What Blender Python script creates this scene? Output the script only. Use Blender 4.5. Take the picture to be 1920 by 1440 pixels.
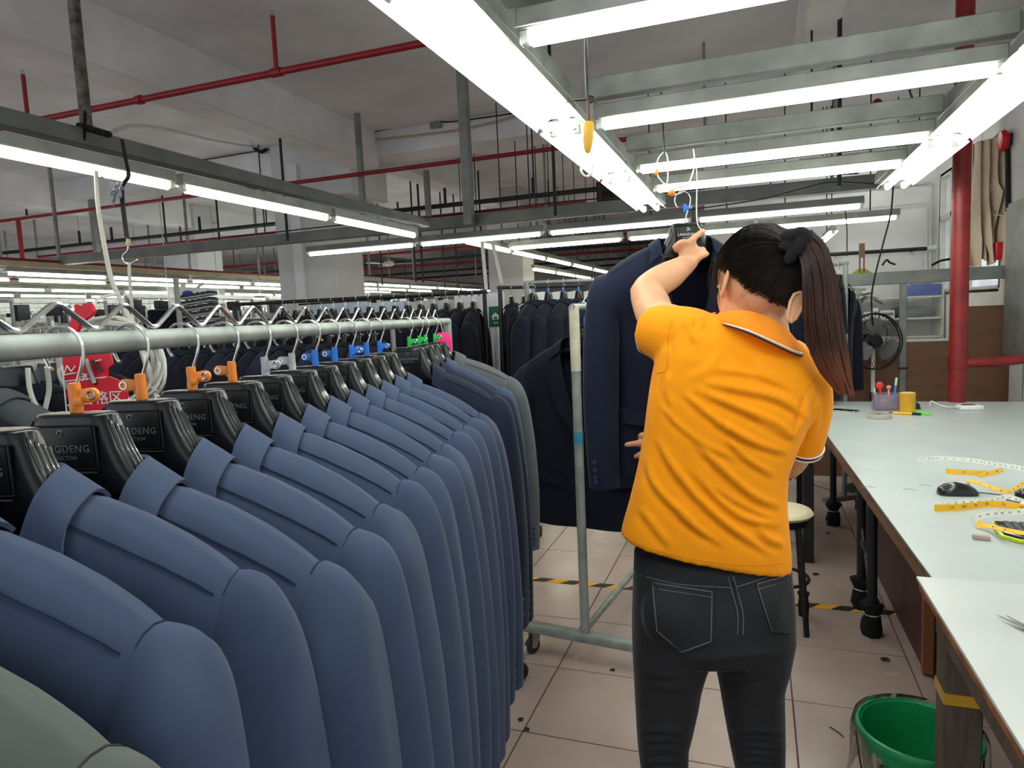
import bpy, bmesh, math, random
import numpy as np
from mathutils import Vector, Matrix, noise

for o in list(bpy.data.objects):
    bpy.data.objects.remove(o)
SC = bpy.context.scene
COL = SC.collection
R_ = math.radians
PI = math.pi

# ------------------------------------------------------------------ camera
FPX, YAW, PITCH, ROLL, EYE = 1269.65, 0.349383, 0.0999718, -0.0445303, 1.45
cy, sy, cp, sp = math.cos(YAW), math.sin(YAW), math.cos(PITCH), math.sin(PITCH)
F_ = Vector((-sy*cp, cy*cp, -sp)); r0 = Vector((cy, sy, 0)); u0 = r0.cross(F_)
RT = math.cos(ROLL)*r0 + math.sin(ROLL)*u0
UP = -math.sin(ROLL)*r0 + math.cos(ROLL)*u0
CAMO = Vector((0, 0, EYE))
cd = bpy.data.cameras.new('camera'); cam = bpy.data.objects.new('camera', cd); COL.objects.link(cam)
cam.matrix_world = Matrix(((RT.x, UP.x, -F_.x, 0), (RT.y, UP.y, -F_.y, 0), (RT.z, UP.z, -F_.z, EYE), (0, 0, 0, 1)))
cd.sensor_width = 36; cd.lens = FPX/1920*36; cd.clip_start = 0.02; cd.clip_end = 200
SC.camera = cam

# ------------------------------------------------------------------ light and exposure
EXPOSURE = 0.0
TUBE = 21.5
SC.view_settings.view_transform = 'Standard'; SC.view_settings.look = 'None'
SC.view_settings.exposure = EXPOSURE; SC.view_settings.gamma = 1; SC.view_settings.use_curve_mapping = False
W = bpy.data.worlds.new('hall_light'); SC.world = W; W.use_nodes = True
W.node_tree.nodes['Background'].inputs[0].default_value = (0.9, 0.96, 1.0, 1)
W.node_tree.nodes['Background'].inputs[1].default_value = 1.15

# ------------------------------------------------------------------ measuring helpers (photo survey -> metres)
FW = Vector((-sy, cy, 0))
def ray(px, py): return RT*((px-960)/FPX) - UP*((py-720)/FPX) + F_
def PZ(px, py, h): d = ray(px, py); return CAMO + d*((h-EYE)/d.z)
def PX(px, py, x): d = ray(px, py); return CAMO + d*(x/d.x)
def PY(px, py, y): d = ray(px, py); return CAMO + d*(y/d.y)
def PF(px, py, dist): d = ray(px, py); return CAMO + d*(dist/d.dot(FW))
def to_px(p):
    v = Vector(p)-CAMO; z = v.dot(F_); return 960+FPX*v.dot(RT)/z, 720-FPX*v.dot(UP)/z

# ------------------------------------------------------------------ materials
def lin(h):
    h = h.lstrip('#'); c = [int(h[i:i+2], 16)/255 for i in (0, 2, 4)]
    return tuple(x/12.92 if x <= .04045 else ((x+.055)/1.055)**2.4 for x in c)
MATS = {}
def mat(name, hexc, rough=.6, metal=0, var=.12, vscale=6, bump=0, bscale=200, spec=.5, sheen=0, trans=0, alpha=1, coat=0, ior=1.45, emit=0, stretch=None, dark=None):
    m = bpy.data.materials.new(name); m.use_nodes = True; nt = m.node_tree; N = nt.nodes; L = nt.links
    b = N['Principled BSDF']; c = lin(hexc)
    b.inputs['Roughness'].default_value = rough; b.inputs['Metallic'].default_value = metal
    b.inputs['Specular IOR Level'].default_value = spec; b.inputs['IOR'].default_value = ior
    b.inputs['Transmission Weight'].default_value = trans; b.inputs['Alpha'].default_value = alpha
    b.inputs['Coat Weight'].default_value = coat
    if sheen: b.inputs['Sheen Weight'].default_value = sheen; b.inputs['Sheen Roughness'].default_value = .4
    b.inputs['Base Color'].default_value = (*c, 1)
    if emit:
        b.inputs['Emission Color'].default_value = (*c, 1); b.inputs['Emission Strength'].default_value = emit
    tc = None
    if var or bump:
        tc = N.new('ShaderNodeTexCoord'); mp = N.new('ShaderNodeMapping'); L.new(tc.outputs['Object'], mp.inputs[0])
        if stretch: mp.inputs['Scale'].default_value = stretch
    if var:
        n = N.new('ShaderNodeTexNoise'); n.inputs['Scale'].default_value = vscale; n.inputs['Detail'].default_value = 5
        L.new(mp.outputs[0], n.inputs[0])
        r = N.new('ShaderNodeValToRGB'); L.new(n.outputs[0], r.inputs[0])
        d = lin(dark) if dark else tuple(x*(1-var*1.6) for x in c)
        r.color_ramp.elements[0].position = .3; r.color_ramp.elements[0].color = (*d, 1)
        r.color_ramp.elements[1].position = .7; r.color_ramp.elements[1].color = (*[min(1, x*(1+var*.6)) for x in c], 1)
        L.new(r.outputs[0], b.inputs['Base Color'])
    if bump:
        n2 = N.new('ShaderNodeTexNoise'); n2.inputs['Scale'].default_value = bscale; n2.inputs['Detail'].default_value = 3
        L.new(mp.outputs[0], n2.inputs[0])
        bp = N.new('ShaderNodeBump'); bp.inputs['Strength'].default_value = bump; bp.inputs['Distance'].default_value = .002
        L.new(n2.outputs[0], bp.inputs['Height']); L.new(bp.outputs[0], b.inputs['Normal'])
    MATS[name] = m; return m

def tube_mat(name, hexc, s):
    m = bpy.data.materials.new(name); m.use_nodes = True; nt = m.node_tree; nt.nodes.clear()
    e = nt.nodes.new('ShaderNodeEmission'); e.inputs[0].default_value = (*lin(hexc), 1); e.inputs[1].default_value = s
    o = nt.nodes.new('ShaderNodeOutputMaterial'); nt.links.new(e.outputs[0], o.inputs[0]); MATS[name] = m; return m

def fabric(name, hexc, weave=2200, bump=.07, sheen=.08, rough=.85, spec=.2, var=.05):
    m = mat(name, hexc, rough, var=var, vscale=25, bump=bump, bscale=weave, spec=spec, sheen=sheen)
    return m

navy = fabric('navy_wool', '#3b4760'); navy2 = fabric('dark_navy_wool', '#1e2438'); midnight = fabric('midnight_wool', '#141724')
charc = fabric('charcoal_wool', '#54585c'); greyw = fabric('grey_wool', '#545856', sheen=.2)
seamm = fabric('seam_thread', '#1d2540', sheen=0)
black_pl = mat('black_plastic', '#101113', .24, var=.1, bump=.02, bscale=60, spec=.5)
rib_pl = mat('glossy_ridge_highlight', '#2c2d2f', .16, var=0, spec=1.0, coat=.6)  # lighter than the hanger body: flank highlight partly put into the colour
plaque_m = mat('plaque_plastic', '#101113', .4, var=0, spec=.5)
letter_m = mat('raised_lettering', '#85878a', .35, metal=.5, var=0)
letter_w = mat('printed_lettering', '#d8dadc', .5, var=0)
chrome = mat('chrome', '#d2d2ce', .22, 1, var=.05)
galv = mat('galvanised_steel', '#9ba39e', .5, .25, var=.2, vscale=14, bump=.1, bscale=60)
grey_paint = mat('grey_painted_steel', '#8a8d8a', .5, .2, var=.15, vscale=8, bump=.05, bscale=40)
dark_steel = mat('dark_steel', '#2b2d2f', .45, .4, var=.2, vscale=12)
white_paint = mat('white_lacquered_metal', '#d3d6d0', .35, .1, var=.08, vscale=10)
frame_m = mat('weathered_frame_paint', '#a2a69d', .5, .15, var=.22, vscale=7, bump=.08, bscale=30)
frame_dk = mat('grey_frame_paint', '#6f726e', .5, .2, var=.18, vscale=6)
red_pipe = mat('red_pipe_paint', '#8e1522', .4, var=.18, vscale=9, bump=.06, bscale=40)
red_dk = mat('worn_red_paint', '#8a2020', .42, var=.2, vscale=9, bump=.15, bscale=25, dark='#6e1818')
red_pl = mat('red_plastic', '#d01c30', .4, var=.06)
rubber = mat('black_rubber', '#151515', .7, var=.1)
brownrub = mat('brown_rubber', '#3a302a', .6, var=.25, vscale=30)
wall_m = mat('wall_plaster', '#dededf', .8, var=.1, vscale=2.5, bump=.1, bscale=14)
ceil_m = mat('ceiling_plaster', '#e6e6e9', .85, var=.12, vscale=1.6, bump=.1, bscale=9)
col_m = mat('column_paint', '#c9cbcc', .7, var=.06, vscale=2, bump=.05, bscale=20)
grout_m = mat('grout', '#5b4c48', .85, var=.2)
wood_br = mat('brown_board', '#7a5842', .55, var=.12, vscale=3, bump=.05, bscale=40, stretch=(1, 1, 5))
wood_dk = mat('dark_brown_panel', '#4b2a26', .5, var=.2, vscale=4, stretch=(6, 6, 1))
wood_ed = mat('chipboard_edge', '#7a5a44', .7, var=.5, vscale=26, bump=.3, bscale=80, dark='#3c2a22')
wood_leg = mat('grey_wood_leg', '#5b5044', .6, var=.25, vscale=8, bump=.1, bscale=60, stretch=(8, 8, 1))
table_top = mat('pale_table_laminate', '#b3bcbb', .32, var=.05, vscale=5, bump=.03, bscale=30)
table_top2 = mat('white_table_laminate', '#bfc5c3', .3, var=.04, vscale=5)
cream_m = mat('cream_plastic', '#c8bd9c', .4, var=.12)
orange_sh = fabric('orange_polo_cotton', '#ff9d10', weave=2500, bump=.05, sheen=.1, rough=.8, var=.02)
orange_sh2 = fabric('orange_collar_knit', '#ff9626', weave=1200, bump=.15, sheen=.1, var=.02)
trim_dk = mat('dark_trim', '#3a2030', .8, var=0); trim_wh = mat('white_trim', '#e8dfd6', .8, var=0)
denim = fabric('black_denim', '#2c2d30', weave=700, bump=.35, sheen=.12, rough=.8)
denim_st = mat('denim_stitching', '#6e6f72', .9, var=0)
hair_m = mat('dark_hair', '#211b19', .5, var=.3, vscale=40, spec=.35)
pony_m = mat('brown_hair', '#4a2c20', .5, var=.5, vscale=14, spec=.35, dark='#1f1412')
black_cloth = mat('black_cloth', '#0f0f11', .9, var=.1, bump=.2)
or_clip = mat('orange_clip_plastic', '#ff9230', .25, var=.05, trans=.1, spec=.6)
cl_clip = mat('clear_clip_plastic', '#d8dde2', .2, var=0, trans=.55, spec=.6)
bl_clip = mat('blue_clip_plastic', '#2f7de8', .25, var=.05, trans=.2)
gr_clip = mat('green_clip_plastic', '#1fc95a', .25, var=.05, trans=.2)
pink_m = mat('pink_card', '#ff2f8e', .6, var=0)
white_cable = mat('white_cable_sheath', '#cfd0c8', .45, var=.08)
black_cable = mat('black_cable_sheath', '#1b1c1e', .5, var=.1)
button_m = mat('navy_button', '#33415c', .2, var=.1, spec=.7)
yellow_t = mat('yellow_tape', '#d9a52a', .35, var=.15, bump=.4, bscale=70)
skin = mat('skin', '#dba57f', .5, var=.10, vscale=18, spec=.35, bump=.05, bscale=120)
skin.node_tree.nodes['Principled BSDF'].inputs['Subsurface Weight'].default_value = .12
skin.node_tree.nodes['Principled BSDF'].inputs['Subsurface Radius'].default_value = (.012, .004, .002)
tube_w = tube_mat('lit_tube', '#fbfff6', TUBE)
tube_warm = tube_mat('lit_tube_warm', '#fff8dc', TUBE)
glass_m = mat('clear_glass', '#ffffff', .03, var=0, trans=1, ior=1.45, spec=.5)

def floor_tile_mat():
    m = mat('pink_floor_tile', '#b39e97', .16, var=.12, vscale=2.2, bump=.02, bscale=12, spec=.5, dark='#a08d86')
    nt = m.node_tree; b = nt.nodes['Principled BSDF']
    n = nt.nodes.new('ShaderNodeTexNoise'); n.inputs['Scale'].default_value = 5; n.inputs['Detail'].default_value = 6
    g = nt.nodes.new('ShaderNodeNewGeometry'); nt.links.new(g.outputs['Position'], n.inputs[0])
    r = nt.nodes.new('ShaderNodeMapRange'); r.inputs['To Min'].default_value = .12; r.inputs['To Max'].default_value = .34
    nt.links.new(n.outputs[0], r.inputs[0]); nt.links.new(r.outputs[0], b.inputs['Roughness'])
    for x in nt.nodes:
        if x.type == 'MAPPING':
            nt.links.new(g.outputs['Position'], x.inputs[0])
    return m
tile_m = floor_tile_mat()

def stripe_mat(name, h1, h2, scale, direction=(1, 1, 0), rough=.5):
    m = bpy.data.materials.new(name); m.use_nodes = True; nt = m.node_tree; b = nt.nodes['Principled BSDF']
    tc = nt.nodes.new('ShaderNodeTexCoord'); d = nt.nodes.new('ShaderNodeVectorMath'); d.operation = 'DOT_PRODUCT'
    d.inputs[1].default_value = direction; nt.links.new(tc.outputs['Object'], d.inputs[0])
    mu = nt.nodes.new('ShaderNodeMath'); mu.operation = 'MULTIPLY'; mu.inputs[1].default_value = scale; nt.links.new(d.outputs['Value'], mu.inputs[0])
    fr = nt.nodes.new('ShaderNodeMath'); fr.operation = 'FRACT'; nt.links.new(mu.outputs[0], fr.inputs[0])
    gt = nt.nodes.new('ShaderNodeMath'); gt.operation = 'GREATER_THAN'; gt.inputs[1].default_value = .5; nt.links.new(fr.outputs[0], gt.inputs[0])
    mx = nt.nodes.new('ShaderNodeMix'); mx.data_type = 'RGBA'; mx.inputs[6].default_value = (*lin(h1), 1); mx.inputs[7].default_value = (*lin(h2), 1)
    nt.links.new(gt.outputs[0], mx.inputs[0]); nt.links.new(mx.outputs[2], b.inputs['Base Color']); b.inputs['Roughness'].default_value = rough
    return m

# ------------------------------------------------------------------ mesh builder
def frame_of(d):
    d = d.normalized(); a = Vector((0, 0, 1)) if abs(d.z) < .9 else Vector((1, 0, 0))
    u = d.cross(a).normalized(); return u, d.cross(u).normalized()

class MB:
    def __init__(s): s.v = []; s.f = []
    def add(s, vs, fs):
        o = len(s.v); s.v += [Vector(x) for x in vs]; s.f += [tuple(i+o for i in f) for f in fs]; return s
    def box(s, c, d, rot=None, taper=1):
        c = Vector(c); x, y, z = [k/2 for k in d]; vs = []
        for k in (-1, 1):
            t = taper if k > 0 else 1
            for a, b in ((-1, -1), (1, -1), (1, 1), (-1, 1)): vs.append(Vector((a*x*t, b*y*t, k*z)))
        if rot: vs = [rot @ v for v in vs]
        return s.add([c+v for v in vs], [(3, 2, 1, 0), (4, 5, 6, 7), (0, 1, 5, 4), (1, 2, 6, 5), (2, 3, 7, 6), (3, 0, 4, 7)])
    def bbox(s, lo, hi): return s.box([(a+b)/2 for a, b in zip(lo, hi)], [b-a for a, b in zip(lo, hi)])
    def bar(s, a, b, w, h, up=(0, 0, 1)):
        a, b = Vector(a), Vector(b); d = (b-a).normalized(); up = Vector(up)
        if abs(d.dot(up)) > .99: up = Vector((0, 1, 0))
        x = d.cross(up).normalized(); z = x.cross(d)
        vs = []
        for p in (a, b):
            for i, j in ((-1, -1), (1, -1), (1, 1), (-1, 1)): vs.append(p+x*(i*w/2)+z*(j*h/2))
        return s.add(vs, [(3, 2, 1, 0), (4, 5, 6, 7), (0, 1, 5, 4), (1, 2, 6, 5), (2, 3, 7, 6), (3, 0, 4, 7)])
    def tube(s, pts, r, n=8, caps=True, closed=False, flat=None):
        pts = [Vector(p) for p in pts]; m = len(pts)
        rs = r if isinstance(r, (list, tuple)) else [r]*m
        rings = []; pu = None
        for i, p in enumerate(pts):
            if closed: d = pts[(i+1) % m]-pts[i-1]
            else: d = pts[min(i+1, m-1)]-pts[max(i-1, 0)]
            if d.length < 1e-9: d = Vector((0, 0, 1))
            d.normalize()
            if pu is None: u, w = frame_of(d)
            else:
                u = (pu-d*pu.dot(d))
                u = u.normalized() if u.length > 1e-6 else frame_of(d)[0]
                w = d.cross(u)
            pu = u
            k = flat if flat else 1
            rings.append([p+u*math.cos(2*PI*j/n)*rs[i]+w*math.sin(2*PI*j/n)*rs[i]*k for j in range(n)])
        return s.loft(rings, caps and not closed, closed)
    def loft(s, rings, caps=True, loop=False):
        n = len(rings[0]); m = len(rings); vs = [v for r in rings for v in r]; fs = []
        for i in range(m if loop else m-1):
            a, b = i*n, ((i+1) % m)*n
            for j in range(n): k = (j+1) % n; fs.append((a+j, a+k, b+k, b+j))
        if caps: fs.append(tuple(range(n-1, -1, -1))); fs.append(tuple((m-1)*n+j for j in range(n)))
        return s.add(vs, fs)
    def grid(s, rows):
        n = len(rows[0]); vs = [v for r in rows for v in r]; fs = []
        for i in range(len(rows)-1):
            for j in range(n-1): fs.append((i*n+j, i*n+j+1, (i+1)*n+j+1, (i+1)*n+j))
        return s.add(vs, fs)
    def lathe(s, prof, n=16, o=(0, 0, 0), ax=(0, 0, 1), caps=True):
        o = Vector(o); ax = Vector(ax).normalized(); u, w = frame_of(ax)
        return s.loft([[o+ax*z+(u*math.cos(2*PI*j/n)+w*math.sin(2*PI*j/n))*r for j in range(n)] for r, z in prof], caps)
    def cyl(s, a, b, r, n=12):
        a, b = Vector(a), Vector(b); return s.lathe([(r, 0), (r, (b-a).length)], n, a, b-a)
    def ell(s, c, r, n=12, m=8, rot=None):
        rings = []
        for i in range(1, m):
            t = PI*i/m; rings.append([Vector((math.cos(2*PI*j/n)*math.sin(t)*r[0], math.sin(2*PI*j/n)*math.sin(t)*r[1], -math.cos(t)*r[2])) for j in range(n)])
        if rot: rings = [[rot @ v for v in q] for q in rings]
        c = Vector(c); return s.loft([[c+v for v in q] for q in rings])
    def prism(s, outline, thick, plane='xz', o=(0, 0, 0)):
        o = Vector(o); n = len(outline)
        def P(a, b, t): return {'xz': Vector((a, t, b)), 'xy': Vector((a, b, t)), 'yz': Vector((t, a, b))}[plane]+o
        vs = [P(a, b, 0) for a, b in outline]+[P(a, b, thick) for a, b in outline]
        fs = [tuple(range(n)), tuple(range(2*n-1, n-1, -1))]+[(i, i+n, (i+1) % n+n, (i+1) % n) for i in range(n)]
        return s.add(vs, fs)
    def torus(s, c, R, r, ax=(0, 0, 1), n=16, m=6):
        u, w = frame_of(Vector(ax)); c = Vector(c)
        return s.tube([c+(u*math.cos(2*PI*i/n)+w*math.sin(2*PI*i/n))*R for i in range(n)], r, m, closed=True)
    def mesh(s, name, m=None, off=None, bevel=0, smooth=.7, solid=0, bseg=2, weld=0):
        me = bpy.data.meshes.new(name)
        vs = [v-off for v in s.v] if off is not None else s.v
        me.from_pydata([tuple(v) for v in vs], [], s.f)
        bm = bmesh.new(); bm.from_mesh(me)
        if weld: bmesh.ops.remove_doubles(bm, verts=bm.verts[:], dist=weld)
        if solid:
            r = bmesh.ops.solidify(bm, geom=bm.faces[:], thickness=solid)
        bmesh.ops.recalc_face_normals(bm, faces=bm.faces[:])
        if bevel: bmesh.ops.bevel(bm, geom=[e for e in bm.edges if e.is_manifold and e.calc_face_angle(0) > .6], offset=bevel, segments=bseg, affect='EDGES', profile=.5, clamp_overlap=True)
        bm.to_mesh(me); bm.free()
        if m: me.materials.append(m)
        if smooth:
            me.polygons.foreach_set('use_smooth', [True]*len(me.polygons)); me.set_sharp_from_angle(angle=smooth)
        return me
    def build(s, name, m, parent=None, world=False, **k):
        off = parent.location.copy() if (parent is not None and world) else None
        return put(name, s.mesh(name, m, off, **k), parent)

def put(name, me, parent=None):
    o = bpy.data.objects.new(name, me); COL.objects.link(o)
    if parent is not None: o.parent = parent; KIDS.setdefault(parent.name, []).append(o)
    return o
KIDS = {}
def tag(o, label=None, cat=None, group=None, kind=None):
    if label: o['label'] = label
    if cat: o['category'] = cat
    if group: o['group'] = group
    if kind: o['kind'] = kind
    return o
def thing(name, label, cat, loc=(0, 0, 0), rz=0, group=None, rot=None):
    o = bpy.data.objects.new(name, None); COL.objects.link(o); o.location = loc
    o.rotation_euler = rot if rot else (0, 0, rz); o.empty_display_size = .05
    return tag(o, label, cat, group)
def copy_tree(src, parent=None):
    c = src.copy(); COL.objects.link(c)
    if parent is not None: c.parent = parent; KIDS.setdefault(parent.name, []).append(c)
    for k in list(KIDS.get(src.name, [])): copy_tree(k, c)
    return c
def recolor(o, table):
    for k in KIDS.get(o.name, []):
        if k.type == 'MESH' and k.name.split('.')[0] in table:
            k.material_slots[0].link = 'OBJECT'; k.material_slots[0].material = table[k.name.split('.')[0]]
        recolor(k, table)
def solo(name, mb, m, label, cat, group=None, kind=None, **k):
    c = Vector((sum(v.x for v in mb.v)/len(mb.v), sum(v.y for v in mb.v)/len(mb.v), min(v.z for v in mb.v)))
    o = put(name, mb.mesh(name, m, c, **k)); o.location = c; return tag(o, label, cat, group, kind)
def struct(name, mb, m, parent=None, **k):
    o = mb.build(name, m, parent, **k)
    if parent is None: o['kind'] = 'structure'
    return o
ORD = ['first', 'second', 'third', 'fourth', 'fifth', 'sixth', 'seventh', 'eighth', 'ninth', 'tenth', 'eleventh', 'twelfth', 'thirteenth', 'fourteenth', 'fifteenth', 'sixteenth', 'seventeenth', 'eighteenth', 'nineteenth', 'twentieth']
def remesh(mb, name, m, voxel, smooth_it=3, smooth_f=.5):
    o = put('temporary', mb.mesh('temporary', m, smooth=0))
    md = o.modifiers.new('r', 'REMESH'); md.mode = 'VOXEL'; md.voxel_size = voxel; md.use_smooth_shade = True
    if smooth_it: sm = o.modifiers.new('s', 'SMOOTH'); sm.iterations = smooth_it; sm.factor = smooth_f
    dg = bpy.context.evaluated_depsgraph_get(); dg.update()
    me = bpy.data.meshes.new_from_object(o.evaluated_get(dg)); bpy.data.objects.remove(o); me.name = name
    me.polygons.foreach_set('use_smooth', [True]*len(me.polygons))
    if not me.materials: me.materials.append(m)
    return me
def text_mesh(body, size, extrude, m, name='lettering', spacing=1.0):
    c = bpy.data.curves.new('t', 'FONT'); c.body = body; c.size = size; c.extrude = extrude; c.align_x = 'CENTER'; c.align_y = 'CENTER'; c.resolution_u = 2; c.space_character = spacing
    o = bpy.data.objects.new('t', c); COL.objects.link(o)
    dg = bpy.context.evaluated_depsgraph_get(); dg.update()
    me = bpy.data.meshes.new_from_object(o.evaluated_get(dg)); bpy.data.objects.remove(o); me.name = name
    me.materials.clear(); me.materials.append(m); return me
def spline(pts, n=6):
    pts = [Vector(p) for p in pts]; out = []
    for i in range(len(pts)-1):
        a, b, c, d = pts[max(i-1, 0)], pts[i], pts[i+1], pts[min(i+2, len(pts)-1)]
        for k in range(n):
            t = k/n; out.append(.5*((2*b)+(c-a)*t+(2*a-5*b+4*c-d)*t*t+(3*b-3*c+d-a)*t**3))
    return out+[pts[-1]]
def interp(x, tab):
    if x <= tab[0][0]: return tab[0][1]
    for (a, b), (c, d) in zip(tab, tab[1:]):
        if x <= c: return b+(d-b)*(x-a)/(c-a)
    return tab[-1][1]
# ================================================================== THE SETTING
TS = .448; TX0, TY0 = .113, 2.998
fl = MB().bbox((-18, -3, -.12), (1.9, 24, -.008))
floor = struct('floor', fl, grout_m, smooth=0)
tile_me = MB().box((0, 0, -.006), (TS-.005, TS-.005, .012)).mesh('tile', tile_m, bevel=.0012, bseg=1)
tiles = []
for i in range(-40, 4):
    for j in range(-14, 47):
        x = TX0+(i+.5)*TS; y = TY0+(j+.5)*TS
        if x > 1.9+TS/2 or y < -3: continue
        d = Vector((x, y, 0))-CAMO; z = d.dot(F_)
        px, py = to_px((x, y, 0)) if z > .3 else (9e9, 9e9)
        vis = 700 < px < 2100 and 700 < py < 1700
        tiles.append((0 if vis else 1, z if z > 0 else 99, x, y))
tiles.sort()
for k, (vis, z, x, y) in enumerate(tiles[:300]):
    t = put('tile', tile_me, floor); t.location = (x, y, random.Random(k).uniform(-.0006, .0006))
rest = MB()
for vis, z, x, y in tiles[300:]: rest.add([(x+a*(TS-.005)/2, y+b*(TS-.005)/2, 0) for a, b in ((-1, -1), (1, -1), (1, 1), (-1, 1))], [(0, 1, 2, 3)])
rt = rest.build('distant_tiles', tile_m, floor, smooth=0); rt['kind'] = 'stuff'

struct('ceiling', MB().bbox((-18, -3, 3.6), (2.1, 24, 3.75)), ceil_m, smooth=0)
trim_n = [0]
def beam(lo, hi):
    trim_n[0] += 1; return struct('trim_%d' % trim_n[0], MB().bbox(lo, hi), ceil_m, bevel=.012, bseg=1)
beam((-4.352, -3, 3.2), (-4.045, 7.0, 3.61))
xa, xb = PZ(1516, 0, 3.2).x, PZ(1590, 0, 3.2).x
beam((xa, -3, 3.2), (xb, 7.0, 3.61))
beam((-18, 7.0, 3.34), (1.9, 7.49, 3.61))
beam((-4.352, 7.49, 3.3), (-4.045, 24, 3.61))
beam((-18, 12.5, 3.3), (-.6, 12.95, 3.61))
beam((-9.4, -3, 3.2), (-9.1, 24, 3.605))
def column(x0, x1, y0, y1):
    trim_n[0] += 1; return struct('trim_%d' % trim_n[0], MB().bbox((x0, y0, 0), (x1, y1, 3.6)), col_m, bevel=.01, bseg=1)
column(-5.473, -4.643, 6.9, 7.493); 
column(-4.343, -3.713, 11, 11.6); column(-9.8, -9.05, 9.3, 9.9); column(-9.65, -9.0, 13.5, 14.1); column(-12.6, -12.0, 12.5, 13.1)
s_ = struct('trim_20', MB().bbox((-5.21, 6.86, 0), (-5.08, 6.905, 3.34)), wall_m)
struct('trim_21', MB().bbox((-4.66, 6.80, 2.92), (-4.3, 7.6, 3.37)).bbox((-4.66, 6.84, 2.72), (-4.45, 7.5, 2.92)), col_m, bevel=.01, bseg=1)

struct('wall_back', MB().bbox((-.6, 8.9, 0), (1.9, 9.1, 3.6)), wall_m, smooth=0)
struct('wall_side', MB().bbox((-.6, 9.1, 0), (-.45, 24, 3.6)), wall_m, smooth=0)
struct('wall_far', MB().bbox((-18, 24, 0), (-.6, 24.2, 3.6)), wall_m, smooth=0)
struct('wall_left', MB().bbox((-18.2, -3, 0), (-18, 24, 3.6)), wall_m, smooth=0)
wy0, wy1, wz0, wz1 = 6.75, 8.75, 1.5, 2.75
wr = MB().bbox((1.9, -3, 0), (2.1, wy0, 3.6)).bbox((1.9, wy1, 0), (2.1, 9.1, 3.6)).bbox((1.9, wy0, 0), (2.1, wy1, wz0)).bbox((1.9, wy0, wz1), (2.1, wy1, 3.6))
struct('wall_right', wr, wall_m, smooth=0)
wf = MB()
for a, b in (((wy0, wz0), (wy1, wz0)), ((wy0, wz1), (wy1, wz1)), ((wy0, wz0), (wy0, wz1)), ((wy1, wz0), (wy1, wz1)), ((7.75, wz0), (7.75, wz1)), ((8.3, wz0), (8.3, wz1)), ((wy0, 2.3), (wy1, 2.3))):
    wf.bar((1.93, *a), (1.93, *b), .06, .06)
win = struct('window_1', wf, white_paint, bevel=.005, bseg=1)
for y0, y1 in ((wy0, 7.75), (7.75, 8.3), (8.3, wy1)):
    for z0, z1 in ((wz0, 2.3), (2.3, wz1)):
        MB().bbox((1.96, y0+.03, z0+.03), (1.966, y1-.03, z1-.03)).build('pane', glass_m, win, smooth=0)
# pale conduit boxed round the corner of the back wall
cnd = MB().tube([(-.3, 8.86, 2.72), (1.84, 8.86, 2.72), (1.84, 8.86, 1.62)], .012, 6).tube([(.2, 8.86, 2.5), (1.8, 8.86, 2.5), (1.8, 8.86, 1.7)], .01, 6)
solo('conduit', cnd, white_paint, 'thin white conduit running along the back wall corner above the office partition', 'conduit')

# office partition
pt = thing('office_partition', 'low glazed office partition with grey aluminium frame and brown lower boards', 'partition', (1.06, 6, 0))
B = lambda lo, hi: MB().bbox(lo, hi)
pL, pR = .30, 1.86
B((pL, 5.97, 1.565), (pR, 6.03, 1.66)).build('top_rail', grey_paint, pt, True, bevel=.004, bseg=1)
for x in (pL, 1.045, pR-.05): B((x, 5.972, 0), (x+.045, 6.028, 1.565)).build('post', grey_paint, pt, True, bevel=.004, bseg=1)
B((pL+.045, 5.985, .03), (1.045, 6.01, 1.115)).build('board', wood_br, pt, True, bevel=.003, bseg=1)
B((1.09, 5.985, .03), (1.46, 6.01, 1.115)).build('board', wood_br, pt, True, bevel=.003, bseg=1)
B((1.46, 5.98, .03), (1.81, 6.005, 1.37)).build('board', wood_br, pt, True, bevel=.003, bseg=1)
B((pL+.045, 5.98, 1.115), (1.46, 6.02, 1.135)).build('glazing_bead', white_paint, pt, True)
for x0, x1, z0 in ((pL+.045, 1.045, 1.135), (1.09, 1.46, 1.135), (1.46, 1.81, 1.37)):
    B((x0, 5.997, z0), (x1, 6.002, 1.565)).build('glass_pane', glass_m, pt, True, smooth=0)
B((1.035, 5.965, .905), (1.10, 5.972, .918)).build('bracket', dark_steel, pt, True)

# shelves and stock inside the office
sh = thing('office_shelf', 'white wall shelves with stock behind the office glass', 'shelf', (1.5, 8.6, 0))
zs = [1.02, 1.22, 1.45]
for z in zs: B((.95, 8.4, z), (1.88, 8.85, z+.02)).build('board', white_paint, sh, True, bevel=.003, bseg=1)
for x in (.95, 1.88): B((x-.02, 8.4, .4), (x, 8.85, 1.72)).build('side_panel', white_paint, sh, True)
paper = mat('white_card', '#e6e6e2', .7, var=.05); blue_bin = mat('blue_bin_plastic', '#2146a8', .4, var=.05); greyc = mat('grey_cloth', '#6f757b', .9, var=.15, bump=.2, bscale=40); tancl = mat('tan_cloth', '#a8966c', .9, var=.15)
boxes = [((1.02, 1.10), 1.47, .09, 'small white box on the top office shelf'), ((1.0, 1.07), 1.24, .11, 'leftmost white carton on the middle office shelf'), ((1.12, 1.18), 1.24, .08, 'narrow white carton second from the left on the middle office shelf'), ((1.2, 1.26), 1.24, .12, 'tall pale carton third along the middle office shelf'), ((1.28, 1.42), 1.24, .09, 'wide white carton fourth along the middle office shelf'), ((1.36, 1.45), 1.04, .12, 'grey blue carton on the lowest office shelf')]
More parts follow.
